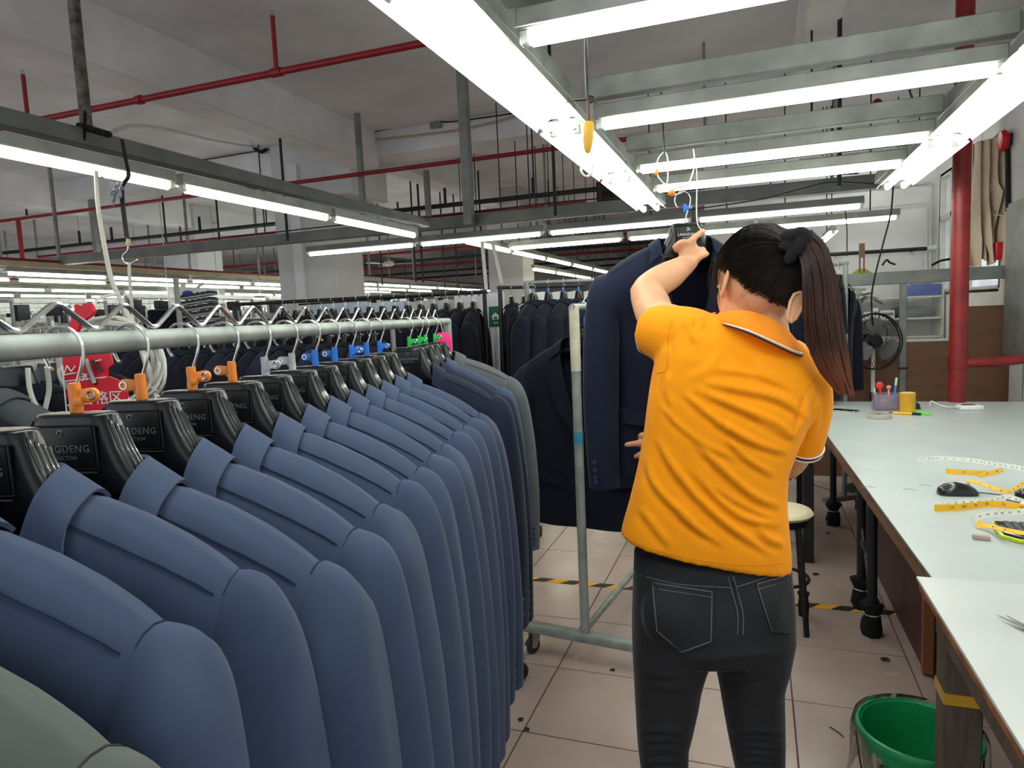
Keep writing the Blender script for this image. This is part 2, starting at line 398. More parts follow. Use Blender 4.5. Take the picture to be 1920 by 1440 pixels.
for i, ((x0, x1), z, h, lb) in enumerate(boxes):
    t = thing('carton', lb, 'box', ((x0+x1)/2, 8.5, z))
    B((x0, 8.43, z), (x1, 8.57, z+h)).build('body', paper if i < 5 else greyc, t, True, bevel=.003, bseg=1)
    B((x0+.015, 8.424, z+h*.35), (x1-.015, 8.43, z+h*.7)).build('label_patch', greyc, t, True, smooth=0)
solo('storage_bin', MB().box((1.7, 8.55, 1.53), (.3, .25, .12), taper=1.1), blue_bin, 'blue plastic bin on the office shelf right of the red pipe', 'bin', bevel=.01)
solo('cloth_bag', MB().ell((1.68, 8.55, 1.63), (.12, .09, .06)), mat('clear_bag', '#b9bcc0', .3, var=.2), 'crumpled pale bag lying in the blue bin', 'bag')
solo('folded_cloth', MB().ell((1.60, 8.6, 1.30), (.24, .1, .065), 18, 10), greyc, 'grey folded cloth heaped on the middle office shelf', 'cloth')
solo('cloth_bundle', MB().ell((1.22, 8.5, 1.06), (.06, .05, .035)), tancl, 'small tan cloth bundle on the lowest office shelf', 'cloth')
# plant seen through the glass
pl = thing('leafy_plant', 'leafy green pot plant behind the left office pane', 'plant', (.75, 6.6, 0))
rn = random.Random(5); leaf_m = mat('plant_leaf', '#7d8a72', .5, var=.2, vscale=20)
MB().lathe([(.1, 0), (.14, .25), (.15, .26)], 16, (.75, 6.6, .72)).build('pot', cream_m, pl, True)
MB().cyl((.75, 6.6, 0), (.75, 6.6, .72), .03, 12).lathe([(.16, 0), (.16, .02)], 20, (.75, 6.6, .70)).lathe([(.14, 0), (.14, .02)], 20, (.75, 6.6, 0)).build('stand', wood_br, pl, True)
MB().tube(spline([(.75, 6.6, .95), (.76, 6.58, 1.2), (.8, 6.6, 1.5)]), .008, 6).build('stem', wood_leg, pl, True)
leaf = MB()
rows = []
for t in (0, .25, .5, .75, 1):
    w = .028*math.sin(PI*min(.98, t*.9+.08)); rows.append([(-w, t*.13, -.01-.02*t*t), (0, t*.13, 0-.02*t*t), (w, t*.13, -.01-.02*t*t)])
leaf_me = leaf.grid(rows).mesh('leaf', leaf_m, solid=.0015)
for i in range(34):
    l = put('leaf', leaf_me, pl); a = rn.uniform(0, 6.28); h = rn.uniform(1.22, 1.58)
    l.location = (rn.uniform(-.16, .22), rn.uniform(-.12, .1), h); l.rotation_euler = (rn.uniform(-.9, .3), rn.uniform(-.5, .5), a)
# wall things on the right
cb = thing('electrical_cabinet', 'grey steel electrical cabinet on the right wall above the table', 'cabinet', (1.81, 5.6, .98))
B((1.72, 5.3, .98), (1.9, 5.95, 2.1)).build('housing', grey_paint, cb, True, bevel=.008)
B((1.70, 5.33, 1.01), (1.72, 5.92, 2.07)).build('door', grey_paint, cb, True, bevel=.006)
B((1.74, 5.285, 1.78), (1.80, 5.30, 1.93)).build('label_plate', white_paint, cb, True, bevel=.002)
MB().cyl((1.70, 5.36, 1.5), (1.685, 5.36, 1.5), .015).build('lock', dark_steel, cb, True)
B((1.75, 5.285, 1.35), (1.85, 5.30, 1.62)).build('socket_plate', cream_m, cb, True, bevel=.004)
pp = thing('wall_trunking', 'pale grey trunking panel below the electrical cabinet', 'trunking', (1.8, 5.6, 0))
B((1.74, 5.35, 0), (1.893, 5.9, .975)).build('panel', wall_m, pp, True, bevel=.006)
B((1.735, 5.6, .02), (1.742, 5.612, .97)).build('joint_strip', grey_paint, pp, True)
ab = thing('fire_alarm_bell', 'round red fire alarm bell high on the right wall beside the curtain', 'bell', (1.82, 6.55, 2.66))
MB().lathe([(.02, 0), (.07, .005), (.085, .03), (.07, .055), (.03, .065)], 20, (1.88, 6.55, 2.66), (-1, 0, 0)).build('gong', red_pl, ab, True)
MB().box((1.885, 6.55, 2.66), (.03, .09, .09)).build('base', dark_steel, ab, True, bevel=.005)
MB().tube([(1.88, 6.56, 2.6), (1.88, 6.5, 2.1)], .018, 8).build('conduit', dark_steel, ab, True)
bx = solo('alarm_box', MB().box((1.86, 6.62, 1.80), (.07, .14, .14)), red_pl, 'small red alarm box on the wall below the curtain hem', 'box', bevel=.008)
# curtain
rows = []
for j in range(28):
    z = 2.72-j*.037; row = []
    for i in range(61):
        t = i/60; k = .6+.4*j/27; cv = PY(1822+2*j/27, 340, 6.85).lerp(PY(1892-3*j/27, 340, 6.62), t)
        fold = .055*math.sin(t*27+.9*math.sin(j*.12)+1.5*t*t)*k+.018*math.sin(t*61+j*.1)
        row.append((cv.x+.012*math.sin(t*33+j*.15), cv.y+fold, z-.03*math.sin(t*14)*(j/27)))
    rows.append(row)
ct = solo('curtain', MB().grid(rows), fabric('beige_curtain', '#ddcab4', weave=1200), 'long beige curtain gathered beside the window on the right wall', 'curtain', solid=.003)
# red standpipe
rp = thing('red_standpipe', 'worn red vertical fire pipe standing in front of the office glass', 'pipe', (1.2, 5.0, 0))
MB().cyl((1.2, 5.0, 0), (1.2, 5.0, 3.6), .051, 20).build('riser', red_dk, rp, True)
MB().tube(spline([(1.2, 5.0, 1.02), (1.27, 4.99, 1.03), (1.4, 5.0, 1.03), (1.69, 5.05, 1.05), (1.7, 5.06, 1.0)], 4), .03, 12).build('branch_pipe', red_dk, rp, True)
MB().cyl((1.2, 5.0, 1.0), (1.2, 5.0, 1.08), .058, 20).build('coupling', red_dk, rp, True)
# ================================================================== JACKETS, HANGERS, CLIPS, RACKS
def jacket_meshes(seed):
    rn = random.Random(seed); ph = [rn.uniform(0, 6.28) for _ in range(8)]; HEM = -.86+rn.uniform(-.01, .02)
    S = [(0, -.150), (.07, -.134), (.11, -.142), (.15, -.158), (.19, -.179), (.22, -.199), (.238, -.214), (.25, -.226)]
    Wt = sorted([(-.86, .245), (-.78, .238), (-.6, .215), (-.5, .222), (-.42, .235), (-.3, .243), (-.2, .247), (-.1, .247)])
    def arm(z): return .052*math.sqrt(max(0, 1-((z+.3115)/.0945)**2)) if -.406 < z < -.217 else 0
    def dep(t, a, z=-.6):
        q = 1-min(1, t/.075); d = .056*math.sqrt(max(0, 1-q*q))-.016*max(0, min(1, (t-.18)/.3))
        k = a**5; e = .052*math.sqrt(max(0, 1-((t-.0945)/.0945)**2)); g = max(0, min(1, (-.34-z)/.07)); g = g*g*(3-2*g)
        return d*max(0.0, 1-abs(a)**4)**.5*g+(d*(1-k)+e*k)*(1-g)+.003*min(1, t/.02)*g
    def fold(x, z, k):
        f = max(0, min(1, (-.3-z)/.3)); return .006*f*math.sin(x*26+ph[k]+z*3)+.004*math.sin(x*11+z*9+ph[k+1])
    def vx(z): return interp(z, [(-.9, -.03), (-.6, -.018), (-.52, -.006), (-.4, .036), (-.3, .060), (-.2, .076), (-.12, .083)])
    def solve(u, q, front, sg):
        x = .12
        for _ in range(8):
            zs = interp(x, S); z = zs+(HEM-zs)*q; w = interp(z, Wt); v = vx(z) if q > 0 else .083
            v = v if u >= 0 else 0; x = v+(w-v)*u if u >= 0 else .083*(1+u)
            if u < 0: x = (vx(z) if q > 0 else .083)*(1+u)
        zs = interp(abs(x), S); z = zs+(HEM-zs)*q; a = min(1, abs(x)/interp(z, Wt)); t = zs-z
        y = (dep(t, a, z)+fold(sg*x, z, 0 if front else 2)*(1-a**4)*min(1, t/.1))*min(1, t/.003)
        return Vector((sg*x, -y if front else y*.9, z))
    NQ, NU, NB_ = 28, 18, 5; body = MB()
    for sg in (1, -1):
        qs = [(k/NQ)**1.9 for k in range(NQ+1)]
        fr = [[solve(i/(NU-1), q, True, sg) for i in range(NU)] for q in qs]
        bk = [[solve(-1+i/NB_, q, False, sg) for i in range(NB_)]+[solve(i/(NU-1), q, False, sg) for i in range(NU)] for q in qs]
        for k in range(NQ+1):
            if fr[k][-1].z < -.41: bk[k][-1] = fr[k][-1].copy()
        if sg < 0:
            for r in fr[3:]:
                for i, v in enumerate(r): v.y += .004*(1-i/(NU-1))
        body.grid(fr); body.grid(bk)
    out = {}
    out['jacket_body'] = [body.mesh('jacket_body', navy, smooth=1.5, weld=.0003)]
    # sleeves
    O = [(.222, -.224), (.2405, -.216), (.253, -.2185), (.266, -.225), (.278, -.236), (.289, -.254), (.298, -.284), (.307, -.34), (.316, -.43), (.322, -.55), (.324, -.66), (.321, -.77), (.317, -.875)]
    I = [(.188, -.395), (.206, -.407), (.207, -.41), (.208, -.415), (.209, -.42), (.210, -.428), (.211, -.44), (.213, -.47), (.215, -.53), (.217, -.61), (.22, -.69), (.222, -.78), (.224, -.88)]
    DW = [.043, .052, .058, .062, .065, .067, .067, .066, .064, .061, .058, .055, .053]
    FY = [.002, .002, 0, -.002, -.004, -.006, -.008, -.011, -.014, -.018, -.023, -.028, -.033]
    O = [(q.x, q.y) for q in spline([(a, b, 0) for a, b in O], 2)]; I = [(q.x, q.y) for q in spline([(a, b, 0) for a, b in I], 2)]
    DW = [q.x for q in spline([(a, 0, 0) for a in DW], 2)]; FY = [q.x for q in spline([(a, 0, 0) for a in FY], 2)]
    sl = []; NS = 24
    for sg in (1, -1):
        m = MB(); rings = []
        for i in range(len(O)):
            o, n_ = Vector((O[i][0]*sg, FY[i], O[i][1])), Vector((I[i][0]*sg, FY[i], I[i][1])); c = (o+n_)/2; h = (o-n_)/2; r = []
            for j in range(NS):
                a = 2*PI*j/NS; g = 1+.06*math.sin(3*a+ph[4]+i*.14)*min(1, i/10)+.035*math.sin(5*a+ph[5]-i*.22)*min(1, i/8)
                r.append(c+h*math.cos(a)*g+Vector((0, -1, 0))*math.sin(a)*DW[i]*g+Vector((0, 0, .004*math.sin(a*2+i*.5+ph[6])*min(1, i/12))))
            rings.append(r)
        inner = [[v*.985+Vector((c.x*.015, c.y*.015, c.z*.015+.004)) for v in rings[-1]] for c in [sum(rings[-1], Vector())/NS]]
        up = [Vector((v.x*.96+.04*sg*.27, v.y*.9, v.z+.06)) for v in rings[-1]]
        m.loft(rings+inner+[up], True)
        sl.append(m.mesh('sleeve', navy, smooth=1.0))
        seam = MB().tube([Vector((v.x+.002*sg, v.y, v.z)) for v in rings[2]], .0011, 5, closed=True)
        out.setdefault('armhole_seam', []).append(seam.mesh('armhole_seam', seamm))
        # cuff buttons on the outside of the sleeve
        for b in range(4):
            z = -.845+b*.02; bm_ = MB(); i0 = 24-(z+.875)/.0525
            lo = max(0, min(23, int(i0))); f = i0-lo; j = 3
            p = rings[lo][j].lerp(rings[lo+1][j], f); nrm = (p-Vector((.27*sg, p.y*0-.03, p.z))); nrm.z = 0; nrm.normalize()
            bm_.lathe([(.0075, 0), (.0085, .002), (.0075, .004), (.005, .0034), (.004, .0032)], 14, p, nrm); out.setdefault('cuff_button', []).append(bm_.mesh('cuff_button', button_m))
        # shoulder seam
        pts = [solve(u, .020+.006*math.sin(u*3), True, sg)+Vector((0, -.0012, .0012)) for u in [.16+.78*i/20 for i in range(21)]]
        out.setdefault('shoulder_seam', []).append(MB().tube(pts, .0009, 4).mesh('shoulder_seam', seamm))
    out['sleeve'] = sl
    # collar leaf, mirrored left and right, joined at the back
    inn = [(0, .046, -.120), (.035, .041, -.119), (.062, .020, -.117), (.074, -.006, -.119), (.079, -.034, -.134), (.079, -.058, -.170)]
    ou = [(0, .064, -.166), (.05, .060, -.164), (.088, .044, -.156), (.105, .004, -.1385), (.114, -.044, -.158), (.122, -.0635, -.202)]
    seq = [(-x, y, z) for x, y, z in reversed(inn)]+inn[1:]; seo = [(-x, y, z) for x, y, z in reversed(ou)]+ou[1:]
    a, b = spline(seq, 4), spline(seo, 4)
    rows = [[p.lerp(q, t)+Vector((0, 0, .002*math.sin(PI*t))) for t in (0, .2, .4, .6, .8, 1)] for p, q in zip(a, b)]
    out['collar'] = [MB().grid(rows).mesh('collar', navy, solid=.004, smooth=1.2)]
    lap = []
    for sg in (1, -1):
        rows = []
        for k in range(13):
            t = k/12; z = -.184-t*.348; i_ = vx(z)-.004; o_ = interp(z, [(-.54, -.004), (-.52, .0), (-.46, .05), (-.38, .095), (-.3, .118), (-.24, .134), (-.205, .142), (-.172, .116)]); row = []
            for j in range(7):
                s = j/6; x = i_+(o_-i_)*s; zz = z-.028*s*(1-t); a = min(.98, abs(x)/.245); zs = interp(abs(x), S)
                yb = dep(max(0, zs-zz), a, zz)+abs(fold(sg*x, zz, 0))
                row.append((sg*x, -yb-.007-.006*math.sin(PI*s), zz))
            rows.append(row)
        lap.append(MB().grid(rows).mesh('lapel', navy, solid=.003, smooth=1.2))
    out['lapel'] = lap
    fb = []
    for z in (-.53, -.63):
        y = -(dep(.4, 0)+.010); fb.append(MB().lathe([(.009, 0), (.0105, .002), (.009, .0045), (.006, .0036)], 16, (0, y, z), (0, -1, 0)).mesh('front_button', button_m))
    out['front_button'] = fb
    fl_ = []
    for sg in (1, -1):
        rows = []
        for k in range(3):
            rows.append([(sg*(.09+.012*i), -(dep(.5, (.09+.012*i)/.22)+.009+abs(fold(sg*(.09+.012*i), -.66-.02*k, 0))), -.655-.022*k+.002*i) for i in range(12)])
        fl_.append(MB().grid(rows).mesh('pocket_flap', navy, solid=.003))
    out['pocket_flap'] = fl_
    return out
JM = [jacket_meshes(s) for s in (1, 2, 3, 4)]
SEAMS = ('shoulder_seam', 'armhole_seam')
seam_g = mat('grey_seam', '#2c2e2f', .9, var=0)
CLOTH = ('jacket_body', 'sleeve', 'collar', 'lapel', 'pocket_flap')
NJ = [0]
def jacket(loc, rz, cloth, label, group, scale=1.0, small=False, sz=None, cat='jacket'):
    NJ[0] += 1; t = thing('suit_jacket', label, cat, loc, rz, group); t.scale = (scale, scale, sz or scale)
    for nm, ms in JM[NJ[0] % 4].items():
        if small and nm in ('shoulder_seam', 'armhole_seam', 'pocket_flap', 'front_button', 'cuff_button'): continue
        for me in ms:
            o = put(nm, me, t)
            if nm in CLOTH and cloth is not navy: o.material_slots[0].link = 'OBJECT'; o.material_slots[0].material = cloth
            if nm in SEAMS and cloth in (greyw, charc): o.material_slots[0].link = 'OBJECT'; o.material_slots[0].material = seam_g
    return t

def superring(hw, hd, z, n=24, p=3.2):
    r = []
    for j in range(n):
        a = 2*PI*j/n; c, s = math.cos(a), math.sin(a); r.append(Vector((hw*math.copysign(abs(c)**(2/p), c), hd*math.copysign(abs(s)**(2/p), s), z)))
    return r
def hanger_meshes():
    m = MB()
    prof = [(-.0695, .036, .012), (-.0705, .0405, .0155), (-.073, .0425, .017), (-.085, .046, .0185), (-.105, .053, .0205), (-.125, .063, .0225), (-.145, .076, .0235), (-.165, .09, .022)]
    m.loft([superring(w, d, z) for z, w, d in prof])
    for sg in (1, -1):
        rings = []
        for x, zc, hh, hd in ((.02, -.150, .02, .020), (.07, -.158, .02, .020), (.12, -.174, .014, .018), (.17, -.198, .012, .016), (.195, -.214, .010, .014), (.205, -.220, .006, .010)):
            rings.append([Vector((sg*x, math.cos(2*PI*j/14)*hd, zc+math.sin(2*PI*j/14)*hh)) for j in range(14)])
        m.loft([[Vector((v.x, v.y, v.z-.008)) for v in q] for q in rings])
    body = m.mesh('hanger_body', black_pl, smooth=.9)
    rib = []
    for sg in (1, -1):
        for k in range(4):
            y = -.009+k*.006; pts = [(sg*(interp(-z, [(.07, .0425), (.085, .046), (.105, .053), (.125, .063), (.145, .076), (.165, .09)])*(1-.02*abs(k-1.5))+.0005), y, z) for z in (-.076-.004*k, -.09, -.105, -.12, -.135, -.148)]
            rib.append(MB().tube(spline(pts, 3), [.0006]+[.0016]*(len(pts)*3-4)+[.0006]*2, 5).mesh('flank_rib', rib_pl))
    pq = MB().box((0, -.0215, -.108), (.068, .004, .042)).mesh('plaque', plaque_m, bevel=.0018)
    bord = MB()
    for a, b in (((-.035, -.0865), (.035, -.0865)), ((.035, -.0865), (.036, -.130)), ((-.036, -.130), (.036, -.130)), ((-.035, -.0865), (-.036, -.130))): bord.tube([(a[0], -.0215, a[1]), (b[0], -.0215, b[1])], .0013, 5)
    bord.tube([(-.038, -.0245, -.1335), (.038, -.0245, -.1335)], .0016, 6)
    bd = bord.mesh('plaque_border', black_pl)
    def words(m_):
        a = text_mesh('LANGDENG', .0105, .0004, m_, 'lettering', 1.1); b = text_mesh('COLLECTION', .0052, .0003, m_, 'lettering', 1.0)
        lg = MB().tube(spline([(-.004, .002, 0), (-.002, .006, 0), (.002, .005, 0), (.001, .001, 0), (-.004, -.002, 0), (.0, -.001, 0), (.006, .001, 0)], 4), .0007, 5).mesh('emblem', m_)
        return a, b, lg
    hook = MB().tube(spline([(.010, 0, -.072), (.010, 0, -.052), (.014, 0, -.038), (.021, 0, -.020), (.0235, 0, -.004), (.019, 0, .009), (.010, 0, .0165), (0, 0, .0185), (-.011, 0, .0155), (-.019, 0, .006), (-.0215, 0, -.008), (-.017, 0, -.022), (-.013, 0, -.024)], 4), .0019, 8).mesh('hook', chrome)
    collar = MB().lathe([(.0045, 0), (.0045, .012), (.003, .014)], 10, (.010, 0, -.0705)).mesh('hook_socket', chrome)
    return body, rib, pq, bd, words(letter_m), words(letter_w), hook, collar
HB, HR, HP, HBD, HWD, HWW, HK, HS = hanger_meshes()
rotx = (R_(90), 0, 0)
def hanger(loc, rz, label, group, scale=1.0, small=False, white=False):
    t = thing('suit_hanger', label, 'hanger', loc, rz, group); t.scale = (scale,)*3
    b = put('hanger_body', HB, t); put('hook', HK, t); b.location = (.009, 0, 0)
    if small: return t
    for r in HR: put('flank_rib', r, b)
    put('hook_socket', HS, t); p = put('plaque', HP, t); p.location = (.009, 0, .006); put('plaque_border', HBD, p)
    a, bb, lg = HWW if white else HWD
    for me, z in ((a, -.1095), (bb, -.1185), (lg, -.0965)):
        o = put(me.name.split('.')[0], me, p); o.rotation_euler = rotx; o.location = (0, -.0239, z)
    return t
def clip_meshes(m):
    b = MB(); b.lathe([(.0062, -.015), (.0066, -.010), (.0058, 0), (.0062, .010), (.0058, .015)], 12, (.010, -.001, -.054))
    body = b.mesh('clip_body', m)
    e = MB(); out = [(0, -.006)]
    for i in range(13):
        a = -PI/2+PI*i/12; out.append((.016+.0075*math.cos(a), .0075*math.sin(a)))
    out.append((0, .006)); e.prism(out, .005, 'xz', (.014, -.0035, -.052))
    ear = e.mesh('clip_ear', m, bevel=.0015)
    sp = MB().torus((.0302, .0018, -.052), .0042, .0011, (0, 1, 0), 14, 5).torus((.0302, -.004, -.052), .0042, .0011, (0, 1, 0), 14, 5).mesh('spring', chrome)
    j = MB().box((.016, -.004, -.058), (.008, .008, .008)).mesh('clip_jaw', m, bevel=.0015)
    return body, ear, sp, j
CLM = {k: clip_meshes(m) for k, m in (('orange', or_clip), ('clear', cl_clip), ('blue', bl_clip), ('green', gr_clip))}
def clip(loc, rz, kind, flip, label, group, scale=1.0, tilt=0):
    t = thing('spring_clip', label, 'clip', loc, rz, group); b, e, s, j = CLM[kind]; t.scale = (scale,)*3
    bo = put('clip_body', b, t); ea = put('clip_ear', e, t); jj = put('clip_jaw', j, t); ss = put('spring', s, ea)
    for o in (ea, jj):
        if flip: o.rotation_euler = (0, 0, PI); o.location = (.020, -.002, 0)
    if tilt: bo.rotation_euler = (0, 0, 0)
    return t

# ------------------------------------------------------------------ rolling garment racks
def caster_meshes(wm):
    w = MB().lathe([(.010, -.012), (.030, -.012), (.036, -.008), (.036, .008), (.030, .012), (.010, .012)], 20, (0, -.014, .036), (1, 0, 0))
    f = MB()
    for s in (-1, 1): f.prism([(-.020, .105), (.020, .105), (.014, .06), (-.002, .028), (-.026, .028), (-.022, .05)], .003, 'yz', (s*.016-.0015, 0, 0))
    f.box((0, 0, .105), (.042, .046, .005)); f.cyl((-.02, -.014, .036), (.02, -.014, .036), .006, 8); f.cyl((0, 0, .105), (0, 0, .115), .014, 10)
    return w.mesh('wheel', wm, bevel=0), f.mesh('fork', galv, bevel=0)
CW = {k: caster_meshes(m) for k, m in (('black', rubber), ('brown', brownrub))}
def rack(a, b, h, label, metal=galv, wheel='black', r=.0125, base=.25, spacer=True, bar=True, base_end=True, baseh=.13, box_base=False, post_r=.016, sp_start=None):
    a, b = Vector((a[0], a[1], 0)), Vector((b[0], b[1], 0)); L = (b-a).length; rz = math.atan2(-(b-a).x, (b-a).y)
    t = thing('garment_rack', label, 'clothes rack', a, rz)
    MB().cyl((0, -.02, h), (0, L+.02, h), r, 20).build('rail', metal, t)
    if spacer:
        pts = []; y = sp_start if sp_start is not None else .06; k = 0
        m = MB(); path = []
        while y+.051 < L-.10:
            for dy, z in ((0, .0155), (.007, .017), (.038, .036), (.046, .0405), (.051, .0415), (.056, .0405), (.064, .036), (.095, .017)): path.append((0, y+dy, h+z-.0125+r))
            y += .102
        m.tube(path, .003, 6).build('spacer_rod', chrome, t)
    for y in (0, L):
        MB().cyl((0, y, baseh), (0, y, h), post_r, 16).build('post', metal, t)
        bs = MB().box((0, y, baseh-.018), (2*base, .05, .036)).build('base_bar', metal, t, bevel=.004)
        for s in (-1, 1):
            w, f = CW[wheel]; fk = put('caster', f, t); fk.location = (s*(base-.045), y, 0); fk.rotation_euler = (0, 0, .5+s); wh = put('wheel', w, fk)
    if bar: MB().cyl((0, 0, baseh+.012), (0, L, baseh+.012), .014, 12).build('lower_bar', metal, t)
    return t

# ---- the near rack with the long line of jackets
NA, NB, NH = Vector((-.463, -.35, 0)), Vector((-1.118, 2.373, 0)), 1.441
rack(NA, NB, NH, 'long grey pipe garment rack in the left foreground with a zigzag hanger spacer', sp_start=.0)
nd = (NB-NA).normalized(); NRZ = math.atan2(-nd.x, nd.y)
# spacing found along the rail: distance from the camera plane
def rail_at(z):
    x = 1100-680/z; y = 660-.0714*x
    t = ((CAMO+ray(x, y)*z)-NA).dot(nd); return NA+nd*t+Vector((0, 0, NH))
zc = lambda n: .639+.102*n
LINE = [(.39, greyw, None), (zc(-1.5), navy, None), (zc(-.5), navy, None), (zc(.5), navy, ('orange', 0)), (zc(1.5), navy, ('orange', 1)), (zc(2.5), navy, ('orange', 0)), (zc(3.5), navy, ('orange', 1)), (zc(4.5), navy, ('clear', 0)), (zc(5.5), navy, ('clear', 1)), (zc(6.5), navy, ('blue', 1)), (zc(7.5), navy, ('blue', 1)), (zc(8.5), navy, ('blue', 0)), (zc(9.5), navy, ('blue', 1)), (zc(10.5), navy, ('blue', 0)), (zc(13.3), navy2, ('green', 0)), (zc(14.5), navy2, ('green', 0)), (zc(15.3), navy, ('green', 1)), (zc(16.6), charc, ('green', 0))]
cc = {}
for i, (z, cl, ck) in enumerate(LINE):
    p = rail_at(z); rn = random.Random(40+i); rz = NRZ+rn.uniform(-.03, .03)
    place = ORD[i]+' along the near rack'
    cn = 'grey' if cl in (greyw, charc) else ('dark navy' if cl is navy2 else 'navy blue')
    jacket(p+Vector((0, 0, -.012 if i == 0 else 0)), rz, cl, cn+' suit jacket, '+place, 'suit jackets on the near rack', (1.0, .91, .93)[i] if i < 3 else (1.08 if cl is charc else 1.0 if i == 16 else 1.05+rn.uniform(-.015, .015)), sz=.90 if cl is charc else None)
    hanger(p, rz, 'black contoured plastic hanger, '+place, 'hangers on the near rack')
    if ck:
        cc[ck[0]] = cc.get(ck[0], 0)+1
        clip(p, rz, ck[0], ck[1], '%s plastic spring clip, %s %s one from the front' % (ck[0], ORD[cc[ck[0]]-1], ck[0]), ck[0]+' spring clips on the hooks')
pk = rail_at(zc(17.3)); 
t = thing('pink_tag', 'bright pink card tag hanging on the last grey jacket of the near rack', 'tag', pk+Vector((.035, -.02, -.06)), NRZ)
MB().prism([(-.028, 0), (-.02, .022), (.02, .022), (.03, 0), (.03, -.10), (-.022, -.10)], .003, 'xz').build('card', pink_m, t, bevel=.001)
MB().tube([(0, .001, .02), (-.005, .001, .05), (-.02, 0, .075)], .0012, 5).build('string', white_cable, t)

# ---- racks further back
def row(a, b, h, n, t0, dt, cloth, name, face=0, scale=1.0, small=True, jit=.04, hang=True, clips=None, lbl='dark navy suit jacket', rzadd=0, seed=0):
    a3, b3 = Vector((a[0], a[1], h)), Vector((b[0], b[1], h)); d = (b3-a3).normalized(); rz = math.atan2(-d.x, d.y)+face
    for i in range(n):
        rn = random.Random(seed*100+i); p = a3+d*(t0+dt*i); c = cloth[i % len(cloth)] if isinstance(cloth, (list, tuple)) else cloth
        lab = ORD[i]+' along '+name; q = rz+rn.uniform(-jit, jit)+rzadd
        jacket(p, q, c, lbl+', '+lab, 'jackets on '+name, scale, small)
        if hang: hanger(p, q, 'black hanger, '+lab, 'hangers on '+name, scale, small)
        if clips and i < len(clips) and clips[i]: clip(p, q, clips[i], i % 2, clips[i]+' clip on the hook, '+lab, 'clips on '+name, scale)
# left rack behind the near one
k2 = 1820
def lr(x): z = k2/(1100-x); return CAMO+ray(x, 628-.045*x)*z
LA, LB = lr(-520), lr(150)
rack(LA, LB, 1.45, 'second garment rack with black rail behind the near rack', metal=dark_steel, spacer=False)
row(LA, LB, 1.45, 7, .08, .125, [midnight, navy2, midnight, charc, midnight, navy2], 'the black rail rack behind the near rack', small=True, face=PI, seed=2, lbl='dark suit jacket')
# centre rack beside the woman
CA, CB = (-.68, 2.62), (-.44, 4.5)
cr = rack(CA, CB, 1.475, 'grey pipe garment rack with a single post and brown casters beside the woman', wheel='brown', spacer=True, base=.28, post_r=.019, sp_start=.09)
MB().cyl((0, 0, 1.22), (0, 0, 1.478), .0205, 16).build('tape_band', mat('masking_tape', '#c9c4b0', .7, var=.12, vscale=30), cr)
MB().cyl((0, 0, .925), (0, 0, .975), .0203, 16).build('tape_band', mat('blue_tape', '#3f8aa6', .5, var=.15), cr)
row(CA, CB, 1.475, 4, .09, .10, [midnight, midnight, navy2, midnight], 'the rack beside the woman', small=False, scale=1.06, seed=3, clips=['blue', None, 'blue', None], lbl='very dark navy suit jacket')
# tall racks in the middle distance: rails across the view, sleeves towards us
DA, DB = PF(205, 628, 4.2), PF(735, 602, 4.25)
rack(DA, DB, 1.45, 'grey garment rack of dark jackets seen side on under the near rail', metal=grey_paint, spacer=False)
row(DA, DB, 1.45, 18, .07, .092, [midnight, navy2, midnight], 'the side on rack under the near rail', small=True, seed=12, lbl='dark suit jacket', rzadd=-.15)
MA, MB_ = PF(987, 527, 4.55), PF(1185, 518, 4.6)
rack(MA, MB_, 1.665, 'tall grey rack of dark jackets left of the woman', spacer=False, baseh=.14, metal=grey_paint)
row(MA, MB_, 1.665, 6, .045, .102, midnight, 'the tall rack left of the woman', small=True, seed=4, clips=['blue', 'blue', 'blue', 'blue', 'blue'], rzadd=-.42)
EA, EB = PF(937, 536, 5.0), PF(1090, 530, 5.35)
rack(EA, EB, 1.66, 'tall dark rack just left of the tall grey rack', metal=dark_steel, spacer=False)
row(EA, EB, 1.66, 3, .09, .105, midnight, 'the tall dark rack by the green sign', small=True, seed=5, rzadd=-.42)
BA, BB = PF(908, 547, 5.1), PF(440, 574, 5.5)
rack(BA, BB, 1.64, 'black garment rack across the back in front of the pale blue cloths', metal=dark_steel, spacer=False, r=.014)
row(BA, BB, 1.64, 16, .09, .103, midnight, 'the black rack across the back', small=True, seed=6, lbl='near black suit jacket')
# rack behind the pony tail
RA, RB = (.555, 5.02), (.08, 5.70)
rack(RA, RB, 1.70, 'tall grey rack behind the woman with casters beside the table', metal=grey_paint, spacer=False, base=.16)
row(RA, RB, 1.70, 4, .06, .14, [midnight, navy2], 'the rack behind the pony tail', small=True, seed=7, face=.6)
# the jacket she holds up, hung from the light frame
HJ = PF(1279, 372, 1.86)
jacket(HJ, YAW+.03, navy2, 'navy suit jacket held up by the woman in the orange polo', None, .88, False)
hanger(HJ, YAW+.03, 'black hanger with white lettering held by the woman', None, .95, white=True)
clip(HJ+Vector((0, 0, .012)), YAW, 'blue', 0, 'blue spring clip on the hanger the woman holds', None, .7)
